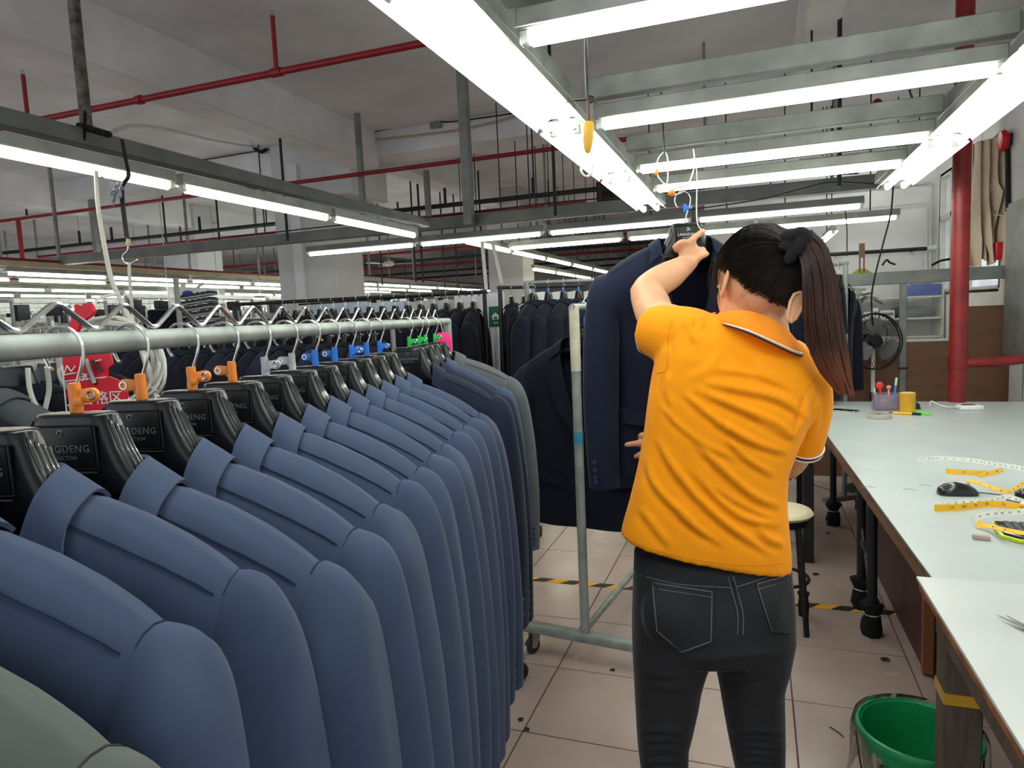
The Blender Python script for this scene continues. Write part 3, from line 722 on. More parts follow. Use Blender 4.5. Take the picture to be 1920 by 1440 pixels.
# ================================================================== THE WOMAN
from mathutils.bvhtree import BVHTree
XR = Vector((cy, sy, 0)); ZU = Vector((0, 0, 1))
G = PF(1335, 1215, 1.52); G.z = 0
pw = thing('person', 'person in orange polo and black jeans, seen from behind, holding up a suit jacket', 'person', G)
D0 = 1.52
def pring(Lp, Rp, d, hd, n=36, back=1.0, p=2.4):
    a, b = PF(*Lp, d), PF(*Rp, d); c = (a+b)/2; h = (b-a)/2; r = []
    for j in range(n):
        t = 2*PI*j/n; cc_, ss = math.cos(t), math.sin(t)
        r.append(c+h*math.copysign(abs(cc_)**(2/p), cc_)+FW*hd*math.copysign(abs(ss)**(2/p), ss))
    return r
TOR = [((1164, 1006), (1478, 1066), .112), ((1172, 975), (1477, 1035), .112), ((1181, 945), (1474, 1000), .110), ((1197, 880), (1469, 935), .106), ((1209, 815), (1472, 885), .108), ((1217, 750), (1490, 835), .112), ((1224, 705), (1512, 795), .112), ((1234, 655), (1530, 752), .104), ((1252, 618), (1536, 716), .088), ((1290, 598), (1526, 684), .070), ((1335, 592), (1512, 657), .055), ((1356, 588), (1494, 640), .045)]
shirt = MB(); shirt.loft([pring(a, b, D0, h) for a, b, h in TOR])
def limb(m, pts, n=18): m.tube([PF(x, y, d) for x, y, d, r in pts], [r for *_, r in pts], n)
def smooth_limb(m, pts, n=18, k=5):
    P = spline([PF(x, y, d) for x, y, d, r in pts], k); Rr = spline([(r, 0, 0) for *_, r in pts], k); m.tube(P, [q.x for q in Rr], n)
# sleeves
smooth_limb(shirt, [(1330, 660, 1.53, .075), (1292, 640, 1.54, .078), (1250, 626, 1.57, .068), (1224, 618, 1.605, .061)])
smooth_limb(shirt, [(1470, 720, 1.53, .075), (1502, 728, 1.53, .066), (1512, 768, 1.54, .056), (1509, 806, 1.56, .050), (1502, 838, 1.585, .049)])
sme = remesh(shirt, 'polo_shirt', orange_sh, .0065, 5, .5)
FOLDS = [([(1318, 717), (1390, 731), (1459, 747), (1523, 789)], 8, .0055), ([(1300, 726), (1376, 761), (1445, 789), (1500, 825)], 8, .0055), ([(1334, 692), (1418, 703), (1498, 735)], 7, .003), ([(1279, 733), (1318, 769), (1362, 800), (1430, 838)], 7, .0045),
 ([(1232, 817), (1259, 872), (1310, 936), (1378, 995), (1452, 1041)], 8, .0058), ([(1300, 821), (1346, 872), (1415, 931), (1468, 950)], 8, .0052), ([(1360, 817), (1397, 858), (1456, 895)], 7, .004), ([(1213, 858), (1227, 908), (1277, 963), (1332, 1012)], 8, .0045), ([(1332, 789), (1415, 830), (1480, 850)], 7, .004), ([(1292, 872), (1342, 931), (1397, 972), (1470, 985)], 8, .0045),
 ([(1290, 600), (1296, 622), (1306, 648)], 6, .005), ([(1272, 600), (1268, 630), (1262, 655)], 6, .004), ([(1255, 700), (1250, 735), (1262, 765)], 7, .003), ([(1420, 985), (1440, 1010), (1472, 1022)], 8, .004), ([(1200, 950), (1230, 990), (1262, 1030)], 9, .003), ([(1512, 740), (1506, 780), (1488, 815)], 6, .004), ([(1535, 745), (1530, 790), (1512, 828)], 6, .004), ([(1382, 640), (1420, 690), (1470, 720)], 11, .0025), ([(1240, 760), (1275, 800), (1330, 838), (1400, 868)], 6, .003), ([(1255, 935), (1300, 985), (1360, 1025)], 6, .003), ([(1395, 770), (1450, 805), (1490, 822)], 6, .003), ([(1330, 905), (1390, 945), (1455, 972)], 6, .003), ([(1350, 650), (1330, 690), (1290, 712)], 10, .002), ([(1306, 592), (1312, 606), (1306, 622)], 6, .005)]
def segd(p, a, b):
    ab = b-a; t = max(0, min(1, (p-a).dot(ab)/ab.dot(ab))); q = a+ab*t; return (p-q), t
def displace(me, folds, noise_amp):
    me.update(); segs = []
    for pts, w, A in folds:
        P = [Vector((x, y)) for x, y in pts]; P = [Vector((q.x, q.y)) for q in spline([(p.x, p.y, 0) for p in P], 4)]
        n = len(P)-1; segs.append((P, w, A, n, (min(p.x for p in P)-3*w, max(p.x for p in P)+3*w, min(p.y for p in P)-3*w, max(p.y for p in P)+3*w)))
    for v in me.vertices:
        nrm = v.normal; face = -nrm.dot(FW); k = max(0, min(1, face*1.5+.3))
        if k <= 0: continue
        x, y = to_px(v.co); q = Vector((x, y)); d = 0
        for P, w, A, n, bb in segs:
            if not (bb[0] < x < bb[1] and bb[2] < y < bb[3]): continue
            best = None
            for i in range(n):
                r, t = segd(q, P[i], P[i+1])
                if best is None or r.length < best[0]: best = (r.length, r, (i+t)/n, P[i+1]-P[i])
            L_, r, t, dr = best; s = (dr.x*r.y-dr.y*r.x)/max(1e-6, dr.length)
            e = min(1, 4*t, 4*(1-t)); d += A*e*(math.exp(-(s/w)**2)-.75*math.exp(-((s-1.6*w)/w)**2))
        d += noise_amp*noise.noise(Vector(v.co)*14)
        v.co += nrm*d*k
    me.update()
displace(sme, [(p, w*.85, A*1.6) for p, w, A in FOLDS], .0012)
off = pw.location
def shift(me): 
    me.transform(Matrix.Translation(-off)); return me
bvh_s = BVHTree.FromPolygons([v.co.copy() for v in sme.vertices], [tuple(p.vertices) for p in sme.polygons])
so = put('polo_shirt', shift(sme), pw)
def on(bvh, x, y, lift=.002):
    d = ray(x, y).normalized(); h = bvh.ray_cast(CAMO, d)
    if h[0] is None: return PF(x, y, D0-.1)
    return h[0]-d*lift
def line_on(bvh, pts, lift, r, name, m, par, k=5, flat=None):
    P = [on(bvh, q.x, q.y, lift) for q in spline([(x, y, 0) for x, y in pts], k)]
    MB().tube([p-off for p in P], r, 6, flat=flat).build(name, m, par)
line_on(bvh_s, [(1172, 1003), (1200, 1021), (1300, 1048), (1400, 1060), (1472, 1056)], .0002, .0009, 'hem_stitch', mat('orange_thread', '#e08a10', .8, var=0), so)
line_on(bvh_s, [(1258, 600), (1252, 640), (1250, 690), (1232, 700)], 0, .0012, 'armhole_seam', MATS['orange_thread'], so)
line_on(bvh_s, [(1534, 700), (1512, 730), (1496, 775), (1484, 822)], 0, .0012, 'armhole_seam', MATS['orange_thread'], so)
# sleeve trims
def trim_ring(cpts, cr, nm):
    (x0, y0, d0), (x1, y1, d1) = cpts; a, b = PF(x0, y0, d0), PF(x1, y1, d1); ax = (b-a).normalized(); u, w = frame_of(ax)
    for k, (s, m_) in enumerate(((.005, trim_wh), (-.001, trim_dk), (-.007, trim_wh))):
        MB().tube([b+ax*s+(u*math.cos(2*PI*j/28)+w*math.sin(2*PI*j/28))*cr-off for j in range(28)], .0022, 6, closed=True).build('sleeve_trim', m_, so)
trim_ring(((1240, 624, 1.59), (1226, 618.5, 1.603)), .0605, 'l'); trim_ring(((1508, 822, 1.57), (1503, 836, 1.584)), .0487, 'r')
# collar
lo = [(1333, 590, 1.60), (1336, 600, 1.545), (1352, 607, 1.475), (1400, 624, 1.425), (1450, 647, 1.42), (1496, 667, 1.455), (1514, 662, 1.53), (1508, 648, 1.60)]
hi = [(1342, 588, 1.60), (1344, 592, 1.55), (1352, 588, 1.49), (1382, 584, 1.46), (1422, 590, 1.455), (1468, 614, 1.465), (1490, 640, 1.51), (1494, 640, 1.58)]
A_ = spline([PF(*q) for q in lo], 5); B_ = spline([PF(*q) for q in hi], 5)
rows = [[a.lerp(b, t)-FW*(.006*math.sin(PI*t))-off for t in (0, .25, .5, .75, 1)] for a, b in zip(A_, B_)]
co = put('collar', MB().grid(rows).mesh('collar', orange_sh2, solid=.004, smooth=1.2), pw)
for s, m_ in ((.02, trim_dk), (.12, trim_wh)):
    MB().tube([a.lerp(b, s)-FW*(.0045+.004*s*4)-off for a, b in zip(A_, B_)], .0024, 6).build('collar_trim', m_, co)

# ---- head frame
HC = PF(1421, 516, 1.535)
tilt = .16
Fd = (FW*math.cos(.62)-XR*math.sin(.62)-ZU*.12).normalized()
Uh = (ZU+XR*-.02); Uh = (Uh-Fd*Uh.dot(Fd)).normalized(); Rh = Fd.cross(Uh)
rollm = Matrix.Rotation(.20, 3, Fd); Uh = rollm @ Uh; Rh = rollm @ Rh
HM = Matrix((Rh, Fd, Uh)).transposed()
def hp(r, f, u): return HC+Rh*r+Fd*f+Uh*u
body = MB()
body.ell(HC, (.075, .094, .102), 28, 20, HM)
body.ell(hp(0, .034, -.070), (.053, .058, .058), 22, 14, HM)
body.ell(hp(0, .060, -.045), (.050, .034, .055), 18, 12, HM)
body.ell(hp(0, .094, -.042), (.012, .014, .020), 10, 8, HM)      # nose
body.ell(hp(0, .086, -.078), (.020, .008, .007), 10, 8, HM)      # lips
# neck and trunk inside the clothes
body.tube([PF(1424, 560, 1.54), PF(1428, 600, 1.535), PF(1432, 640, 1.53), PF(1420, 690, 1.53)], [.056, .054, .060, .085], 22)
body.loft([pring((a[0]+14, a[1]), (b[0]-14, b[1]), D0+.004, h-.02) for a, b, h in TOR[:-2]])
# left arm, raised
smooth_limb(body, [(1310, 640, 1.53, .050), (1268, 615, 1.56, .050), (1234, 598, 1.62, .046), (1221, 570, 1.68, .046), (1214, 547, 1.72, .041), (1234, 529, 1.75, .040), (1256, 516, 1.77, .0375), (1274, 504, 1.785, .031), (1287, 495, 1.795, .026), (1290, 487, 1.798, .025)])
body.ell(PF(1199, 546, 1.712), (.024, .024, .022), 14, 10)
VM = Matrix((XR, FW, ZU)).transposed(); PM = Matrix.Rotation(.25, 3, FW) @ VM
body.ell(PF(1291, 474, 1.80), (.0255, .016, .036), 18, 12, PM); body.ell(PF(1298, 492, 1.797), (.016, .014, .019), 14, 10, PM)
def finger(pts, r0, r1):
    P = spline([PF(*q) for q in pts], 3); n = len(P); body.tube(P, [r0+(r1-r0)*i/(n-1) for i in range(n)], 10); body.ell(P[-1], (r1, r1, r1), 8, 6)
finger([(1294, 466, 1.80), (1297, 451, 1.79), (1308, 441, 1.80), (1319, 433, 1.815)], .0105, .0078)
finger([(1288, 466, 1.80), (1284, 454, 1.787), (1274, 456, 1.785), (1265, 463, 1.80)], .0100, .0072)
finger([(1283, 470, 1.80), (1277, 461, 1.792), (1271, 464, 1.792), (1267, 469, 1.805)], .0092, .0068)
finger([(1299, 470, 1.80), (1307, 471, 1.795), (1314, 468, 1.80), (1319, 467, 1.81)], .0095, .0074)
finger([(1299, 494, 1.797), (1308, 484, 1.79), (1318, 479, 1.79), (1325, 476, 1.80)], .0115, .0080)
# right arm, across the front to the lapel
smooth_limb(body, [(1470, 700, 1.53, .05), (1510, 745, 1.54, .046), (1508, 800, 1.57, .042), (1493, 845, 1.62, .040), (1465, 872, 1.67, .040), (1400, 862, 1.72, .038), (1320, 846, 1.77, .031), (1268, 838, 1.79, .026)])
body.tube([PF(1272, 838, 1.79), PF(1248, 838, 1.795), PF(1228, 838, 1.795)], [.025, .034, .030], 16, flat=.62)
finger([(1232, 822, 1.79), (1216, 818, 1.785), (1206, 815, 1.785), (1200, 818, 1.79)], .010, .0078)
finger([(1230, 832, 1.795), (1208, 832, 1.785), (1190, 832, 1.785), (1175, 834, 1.79)], .0105, .0078)
finger([(1230, 842, 1.795), (1212, 846, 1.785), (1200, 852, 1.785), (1192, 856, 1.79)], .010, .0078)
finger([(1236, 850, 1.80), (1222, 858, 1.795), (1212, 864, 1.795), (1206, 866, 1.80)], .009, .007)
finger([(1258, 824, 1.78), (1244, 810, 1.775), (1232, 806, 1.775), (1226, 809, 1.78)], .0115, .0085)
# legs
kl, kr = PF(1246, 1400, D0), PF(1421, 1400, D0)
al = Vector((kl.x+.005, kl.y+.01, .09)); ar = Vector((kr.x+.02*cy, kr.y+.02, .09))
hl, hr = PF(1262, 1170, D0), PF(1410, 1170, D0)
for h, k, a in ((hl, kl, al), (hr, kr, ar)):
    body.tube([h, h.lerp(k, .5), k, k.lerp(a, .35), a, a-ZU*.04], [.078, .062, .046, .046, .032, .034], 20)
    body.tube([a-ZU*.05-FW*.04, a-ZU*.055+FW*.06, a-ZU*.065+FW*.14], [.032, .034, .022], 14)
bme = remesh(body, 'body', skin, .0048, 3, .45)
bvh_b = BVHTree.FromPolygons([v.co.copy() for v in bme.vertices], [tuple(p.vertices) for p in bme.polygons])
bo = put('body', shift(bme), pw)
# ears
for s, c, sc in ((-1, (1361, 530), 1.0), (1, (1489, 577), .95)):
    base = on(bvh_b, *c, .007); m = MB()
    out = (Rh*s*.55-Fd*.75).normalized(); up = (Uh+XR*.28).normalized(); side = out.cross(up)
    rim = [(-.0, -.030), (.010, -.024), (.016, -.008), (.020, .010), (.016, .026), (.004, .033), (-.008, .028), (-.012, .012), (-.010, -.010), (-.008, -.024)]
    tw = side*(1 if s < 0 else -1)
    fwd_ = (Fd*.5+Rh*s*.35).normalized(); bk = -(Fd*.62)+Rh*s*.78
    P = [base+bk*(x*.9)+up*y*1.05 for x, y in rim]
    m.tube(P, .0042*sc, 8, closed=True)
    cen = base+bk*.002-Rh*s*.003; m.add([cen]+P, [(0, i+1, (i+1) % len(P)+1) for i in range(len(P))]); 
    m.ell(base+bk*.001-up*.026, (.006, .006, .009), 10, 8)
    put('ear', MB().add([v-off for v in m.v], m.f).mesh('ear', skin, smooth=1.4), bo)
# eyes, brows, mouth on the far side of the face
eye_w = mat('eye_white', '#e8e4de', .2, var=0); iris = mat('dark_iris', '#1c120d', .15, var=0); lip_m = mat('lips', '#b5645c', .45, var=.05)
for s in (-1, 1):
    e = MB().ell(hp(s*.031, .074, -.018)-off, (.0125, .008, .0075), 14, 10, HM).build('eye', eye_w, bo, smooth=1.5)
    MB().ell(hp(s*.031, .0805, -.018)-off, (.0052, .0025, .0052), 10, 8, HM).build('iris', iris, e, smooth=1.5)
    MB().tube([hp(s*.016, .090, .004)-off, hp(s*.033, .084, .009)-off, hp(s*.048, .071, .004)-off], [.002, .0028, .0015], 6).build('eyebrow', hair_m, bo)
MB().ell(hp(0, .0925, -.077)-off, (.021, .004, .007), 14, 8, HM).build('mouth', lip_m, bo, smooth=1.5)
# ---- hair
HRAD = (.084, .103, .112)
def keep(v): return v[2] > -.010+(1.10*v[1] if v[1] < 0 else .63*v[1])-.012*(abs(v[0])/.08)
cap = MB(); n, m_ = 40, 28; grid = {}
for i in range(m_+1):
    for j in range(n):
        t = PI*i/m_; a = 2*PI*j/n; v = (math.cos(a)*math.sin(t)*HRAD[0], math.sin(a)*math.sin(t)*HRAD[1], math.cos(t)*HRAD[2])
        grid[i, j] = v
vs = []; idx = {}; fs = []
for i in range(m_):
    for j in range(n):
        q = [(i, j), (i+1, j), (i+1, (j+1) % n), (i, (j+1) % n)]
        if all(keep((grid[k][0], grid[k][1], grid[k][2]-.010)) for k in q):
            f = []
            for k in q:
                if k not in idx: idx[k] = len(vs); vs.append(hp(*[c*.975 for c in grid[k]])-off)
                f.append(idx[k])
            fs.append(tuple(f))
hairo = put('hair', MB().add(vs, fs).mesh('hair', hair_m, smooth=1.5), pw)
T = PF(1492, 462, 1.445); tl = Vector(((T-HC).dot(Rh), (T-HC).dot(Fd), (T-HC).dot(Uh)))
tdir = Vector((tl.x/HRAD[0], tl.y/HRAD[1], tl.z/HRAD[2])).normalized()
rn = random.Random(11); st = MB(); cnt = 0
while cnt < 3200:
    a = rn.uniform(0, 2*PI); zz = rn.uniform(-.85, 1); rr = math.sqrt(1-zz*zz); d = Vector((rr*math.cos(a), rr*math.sin(a), zz))
    v_ = (d.x*HRAD[0], d.y*HRAD[1], d.z*HRAD[2])
    if not keep((v_[0], v_[1], v_[2]+.006+.007*noise.noise(Vector(v_)*45))): continue
    if cnt > 1500 and keep((v_[0], v_[1], v_[2]-.026)): continue
    cnt += 1; P = []; lift = .965+rn.uniform(.0, .05)+.012*math.sin(a*9)*math.sin(zz*5); ang = d.angle(tdir)
    if ang < .15 or ang > 3.0: continue
    for i in range(11):
        t = i/10; q = (d*math.sin((1-t)*ang)+tdir*math.sin(t*ang))/math.sin(ang)
        k = (lift if i else lift-.03)*(1+.02*math.sin(PI*t)); P.append(hp(q.x*HRAD[0]*k, q.y*HRAD[1]*k, q.z*HRAD[2]*k)-off)
    st.tube(P, [.0005]+[.0013]*9+[.0008], 3, caps=False)
s_o = st.build('hair_strands', hair_m, hairo, smooth=1.5); s_o['kind'] = 'stuff'
# stray hairs at the nape and over the ear
st = MB()
for i in range(36):
    x = rn.uniform(1390, 1480); y = 560+rn.uniform(-26, 8)+.22*(x-1400); p0 = PF(x, y, 1.478); p1 = PF(x+rn.uniform(-12, -3), y+rn.uniform(6, 20), 1.488)
    st.tube([p0-off, p0.lerp(p1, .5)-FW*.002-off, p1-off], .0002, 3, caps=False)
for i in range(40):
    x = rn.uniform(1336, 1356); p0 = PF(x, rn.uniform(470, 500), 1.52); p1 = PF(x-rn.uniform(-2, 12), rn.uniform(520, 575), 1.55)
    st.tube([p0-off, p0.lerp(p1, .5)-XR*.004-off, p1-off], .0004, 3, caps=False)
s_o = st.build('stray_hair', hair_m, hairo, smooth=1.5); s_o['kind'] = 'stuff'
# pony tail
nt = pony_m.node_tree; bs_ = nt.nodes['Principled BSDF']; tc = nt.nodes.new('ShaderNodeTexCoord'); sx = nt.nodes.new('ShaderNodeSeparateXYZ'); mr = nt.nodes.new('ShaderNodeMapRange'); rmp = nt.nodes.new('ShaderNodeValToRGB'); mxx = nt.nodes.new('ShaderNodeMix'); mxx.data_type = 'RGBA'; mxx.blend_type = 'MULTIPLY'
nt.links.new(tc.outputs['Object'], sx.inputs[0]); nt.links.new(sx.outputs[2], mr.inputs[0]); mr.inputs['From Min'].default_value = 1.24; mr.inputs['From Max'].default_value = 1.60
nt.links.new(mr.outputs[0], rmp.inputs[0]); ce = rmp.color_ramp.elements; ce[0].color = (*lin('#8a4a30'), 1); ce[1].color = (*lin('#2a1b17'), 1); e2 = ce.new(.35); e2.color = (*lin('#4a2e25'), 1)
old = bs_.inputs['Base Color'].links[0].from_socket; sc2 = nt.nodes.new('ShaderNodeMapRange'); nt.links.new(old, sc2.inputs[0]); sc2.inputs['From Max'].default_value = .05; sc2.inputs['To Min'].default_value = .55; sc2.inputs['To Max'].default_value = 1.3
nt.links.new(rmp.outputs[0], mxx.inputs[6]); nt.links.new(sc2.outputs[0], mxx.inputs[7]); mxx.inputs[0].default_value = 1; nt.links.new(mxx.outputs[2], bs_.inputs['Base Color'])
lefte = [(1497, 470), (1506, 500), (1507, 540), (1508, 600), (1519, 655), (1540, 700), (1568, 735)]
righte = [(1520, 432), (1550, 462), (1566, 515), (1576, 580), (1585, 645), (1593, 695), (1601, 738)]
DP = [1.44, 1.40, 1.40, 1.41, 1.425, 1.435, 1.445]
core = MB(); rings = []
for (lx, ly), (rx, ry), d in zip(lefte, righte, DP):
    rings.append(pring((lx+3, ly), (rx-3, ry), d+.012, .020, 16))
pt_ = core.loft([[v-off for v in r] for r in rings]).build('pony_tail', pony_m, pw, smooth=1.5)
st = MB()
for i in range(420):
    s = rn.random(); dd = rn.uniform(-.014, .024); wob = rn.uniform(-.06, .06); P = []; end = rn.uniform(.86, 1.03)
    for k in range(15):
        t = k/14*end*6; q = min(5, int(t)); f = t-q
        ss = max(-.05, min(1.05, s+wob*math.sin(t*1.3+i)))
        l = Vector(lefte[q]).lerp(Vector(lefte[q+1]), f); r = Vector(righte[q]).lerp(Vector(righte[q+1]), f); d = DP[q]+(DP[q+1]-DP[q])*f
        x, y = l.lerp(r, ss); P.append(PF(x, y, d+dd-.016*math.sin(PI*max(0, min(1, ss))))-off)
    st.tube(P, [.0013]*13+[.001, .0005], 3, caps=False)
s_o = st.build('pony_strands', pony_m, pt_, smooth=1.5); s_o['kind'] = 'stuff'
# black claw clip and bow holding the tail
ti = MB().torus(T-off+XR*.012, .021, .010, (XR*.7-FW*.5), 20, 10)
tie = ti.build('hair_tie', black_cloth, pw, smooth=1.5)
lob = MB()
for x, y, d, a, b, c in ((1482, 442, 1.43, .022, .012, .015), (1500, 436, 1.415, .016, .012, .013), (1512, 446, 1.41, .014, .010, .018), (1474, 462, 1.43, .016, .008, .010), (1486, 474, 1.425, .013, .009, .022), (1478, 486, 1.43, .010, .007, .013), (1500, 460, 1.41, .010, .008, .022)):
    lob.ell(PF(x, y, d)-off, (a, b, c), 12, 8)
put('tie_bow', remesh(lob, 'tie_bow', black_cloth, .003, 4, .5), tie)

# ---- jeans
je = MB()
je.loft([pring(a, b, D0, h, p=2.3) for a, b, h in (((1190, 1030), (1478, 1050), .098), ((1188, 1090), (1481, 1085), .104), ((1186, 1150), (1486, 1140), .116), ((1186, 1195), (1486, 1185), .118), ((1196, 1222), (1476, 1218), .10))])
for s, (pa, pb, pc, a_) in ((-1, (((1186, 1195), (1338, 1215)), ((1190, 1290), (1313, 1295)), ((1196, 1400), (1290, 1400)), al)), (1, (((1334, 1215), (1487, 1190)), ((1352, 1295), (1466, 1285)), ((1370, 1400), (1472, 1400)), ar))):
    rr = [pring(*pa, D0, .098, 30, p=2.1), pring((pa[0][0]*.55+pb[0][0]*.45, 1245), (pa[1][0]*.5+pb[1][0]*.5, 1245), D0, .088, 30, p=2.1), pring(*pb, D0, .076, 30, p=2.1), pring((pb[0][0]*.5+pc[0][0]*.5, 1350), (pb[1][0]*.5+pc[1][0]*.5, 1350), D0, .066, 30, p=2.1), pring(*pc, D0, .058, 30, p=2.1)]
    kc = sum(rr[-1], Vector())/30
    for f, w in ((.3, .054), (.6, .048), (.97, .040)):
        c = kc.lerp(a_, f); rr.append([c+XR*w*math.cos(2*PI*j/30)+FW*w*1.05*math.sin(2*PI*j/30) for j in range(30)])
    je.loft(rr)
for x, y in ((1262, 1150), (1412, 1142)): je.ell(PF(x, y, 1.455), (.070, .050, .085), 20, 14, VM)
jme = remesh(je, 'jeans', denim, .0062, 9, .5)
je_dummy = 0
JF = [([(1218, 1282), (1255, 1292), (1305, 1286)], 6, .003), ([(1352, 1262), (1400, 1268), (1465, 1255)], 7, .004), ([(1345, 1236), (1400, 1228), (1470, 1225)], 7, .003), ([(1200, 1255), (1250, 1268), (1300, 1255)], 6, .003)]
for k in range(6):
    y = 1372+k*14; JF.append(([(1194, y+(k % 2)*5), (1240, y-4+(k % 3)*3), (1292, y+3)], 5, .005)); JF.append(([(1372, y+2-(k % 2)*6), (1420, y-3), (1474, y+4)], 5, .005))
displace(jme, JF, .0025)
bvh_j = BVHTree.FromPolygons([v.co.copy() for v in jme.vertices], [tuple(p.vertices) for p in jme.polygons])
jo = put('jeans', shift(jme), pw)
for outl in ([(1220, 1089), (1338, 1107), (1336, 1205), (1278, 1226), (1229, 1184)], [(1418, 1093), (1478, 1076), (1481, 1188), (1447, 1184), (1432, 1140)]):
    n = len(outl); c = Vector((sum(a for a, b in outl)/n, sum(b for a, b in outl)/n)); rim = []
    for i in range(n):
        a, b = Vector(outl[i]), Vector(outl[(i+1) % n])
        for k in range(8): rim.append(a.lerp(b, k/8))
    rings = [[on(bvh_j, *(c.lerp(q, f)), .0022)-off for q in rim] for f in (1, .75, .5, .25, .02)]
    pk_ = MB().loft(rings, caps=False).build('back_pocket', denim, jo, solid=.0022, smooth=1.2)
    P = [on(bvh_j, *(c.lerp(q, .95)), .0045)-off for q in rim]; MB().tube(P, .0011, 5, closed=True).build('pocket_stitch', denim_st, pk_)
    P = [on(bvh_j, *(c.lerp(Vector(outl[0]), .93).lerp(c.lerp(Vector(outl[1]), .93), k/8)+Vector((0, 9))), .0046)-off for k in range(9)]; MB().tube(P, .0008, 5).build('pocket_stitch', denim_st, pk_)
for dx in (-5, 5): line_on(bvh_j, [(1370+dx, 1080), (1378+dx, 1110), (1388+dx, 1150), (1388+dx, 1190)], .001, .0011, 'seat_seam', denim_st, jo)
line_on(bvh_j, [(1370, 1078), (1382, 1120), (1388, 1190)], -.001, .004, 'seam_ridge', denim, jo)
line_on(bvh_j, [(1366, 1070), (1372, 1090)], .001, .004, 'belt_loop', denim, jo)
line_on(bvh_j, [(1190, 1075), (1270, 1095), (1370, 1102)], 0, .0009, 'yoke_seam', denim_st, jo); line_on(bvh_j, [(1376, 1102), (1430, 1085), (1478, 1066)], 0, .0009, 'yoke_seam', denim_st, jo)
for a_ in (al, ar):
    MB().loft([[a_-off+XR*w*math.cos(2*PI*j/20)+FW*(o+l*math.sin(2*PI*j/20))-ZU*dz for j in range(20)] for dz, w, l, o in ((.0895, .044, .125, .045), (.075, .046, .128, .045), (.06, .044, .122, .04), (.03, .04, .09, .012), (.0, .04, .052, -.01))]).build('shoe', black_cloth, pw, smooth=1.2)
# ================================================================== TABLES, STOOL, BUCKET, FLOOR THINGS
TH = .78
t1 = thing('work_table', 'long pale grey laminate work table on the right with a worn brown edge', 'table', (1.0, 3.4, 0))
def quadslab(pts, z0, z1): return MB().add([(x, y, z0) for x, y in pts]+[(x, y, z1) for x, y in pts], [(3, 2, 1, 0), (4, 5, 6, 7), (0, 1, 5, 4), (1, 2, 6, 5), (2, 3, 7, 6), (3, 0, 4, 7)])
q1 = [(.392, 1.80), (1.86, 1.80), (1.86, 5.0), (.292, 5.0)]
quadslab(q1, TH-.006, TH).build('laminate_top', table_top, t1, True, bevel=.001, bseg=1)
quadslab([(.396, 1.80), (1.86, 1.80), (1.86, 4.997), (.296, 4.997)], TH-.032, TH-.006).build('board_edge', wood_ed, t1, True, bevel=.002, bseg=1)
quadslab([(.44, 1.86), (1.80, 1.86), (1.80, 4.95), (.34, 4.95)], TH-.13, TH-.032).build('apron', wood_br, t1, True)
quadslab([(.598, 2.87), (.612, 2.87), (.592, 4.4), (.578, 4.4)], .012, TH-.03).build('modesty_panel', wood_dk, t1, True)
MB().bbox((.59, 2.85, .01), (.625, 2.88, TH-.03)).build('panel_edge', mat('orange_brown_edge', '#8a5430', .5, var=.2), t1, True)
def sock_leg(par, a, b, r, m):
    l = MB().cyl(a, b, r, 12).build('leg', m, par, True)
    b = Vector(b); s = MB(); rn = random.Random(int(b.y*1000))
    rings = []
    for z, k in ((0, 1.9), (.03, 2.2), (.07, 1.9), (.10, 1.45), (.125, 2.1), (.14, 2.3)):
        rings.append([b+Vector((math.cos(2*PI*j/14)*r*k*rn.uniform(.85, 1.2), math.sin(2*PI*j/14)*r*k*rn.uniform(.85, 1.2), z+rn.uniform(-.008, .012)*(z > .1))) for j in range(14)])
    off_ = par.location
    put('foot_wrap', MB().loft([[v-off_ for v in q] for q in rings]).mesh('foot_wrap', black_cloth, smooth=1.0), l)
    put('tie_band', MB().torus(b+Vector((0, 0, .095))-off_, r*1.55, .003, (0, 0, 1), 16, 6).mesh('tie_band', white_cable), l)
for x, y in ((.462, 3.17), (.456, 3.45), (1.7, 2.0), (1.7, 4.8), (.46, 4.75)): sock_leg(t1, (x-.004, y, TH-.1), (x, y, 0), .020, dark_steel)
MB().bar((.46, 3.17, .33), (.456, 3.45, .33), .02, .03).build('cross_bar', dark_steel, t1, True)
MB().tube([(.462, 3.17, .12), (.456, 3.45, .40)], .009, 8).build('brace', dark_steel, t1, True)
t2 = thing('work_table', 'nearer white laminate work table at the lower right with an orange brown edge', 'table', (1.0, 1.0, 0))
q2 = [(.368, .2), (1.86, .2), (1.86, 1.782), (.352, 1.782)]
quadslab(q2, TH+.004, TH+.012).build('laminate_top', table_top2, t2, True, bevel=.001, bseg=1)
quadslab([(.373, .2), (1.86, .2), (1.86, 1.778), (.357, 1.778)], TH-.020, TH+.004).build('board_edge', mat('orange_chipboard_edge', '#a8693c', .6, var=.4, vscale=24, dark='#6a3d22'), t2, True, bevel=.002, bseg=1)
quadslab([(.395, .25), (1.80, .25), (1.80, 1.74), (.385, 1.74)], TH-.10, TH-.020).build('apron', wood_leg, t2, True)
for x, y in ((.385, 1.655), (1.72, 1.655), (.40, .3), (1.72, .3)):
    MB().bbox((x, y, 0), (x+.075, y+.075, TH-.02)).build('leg', wood_leg, t2, True, bevel=.003, bseg=1)
MB().bbox((.383, 1.652, .55), (.463, 1.733, .575)).build('tape_patch', yellow_t, t2, True)
MB().tube([(.40, 1.60, TH-.08), (.41, 1.3, TH-.10), (.42, 1.0, TH-.09)], .006, 6).build('cable_clip', black_cable, t2, True)
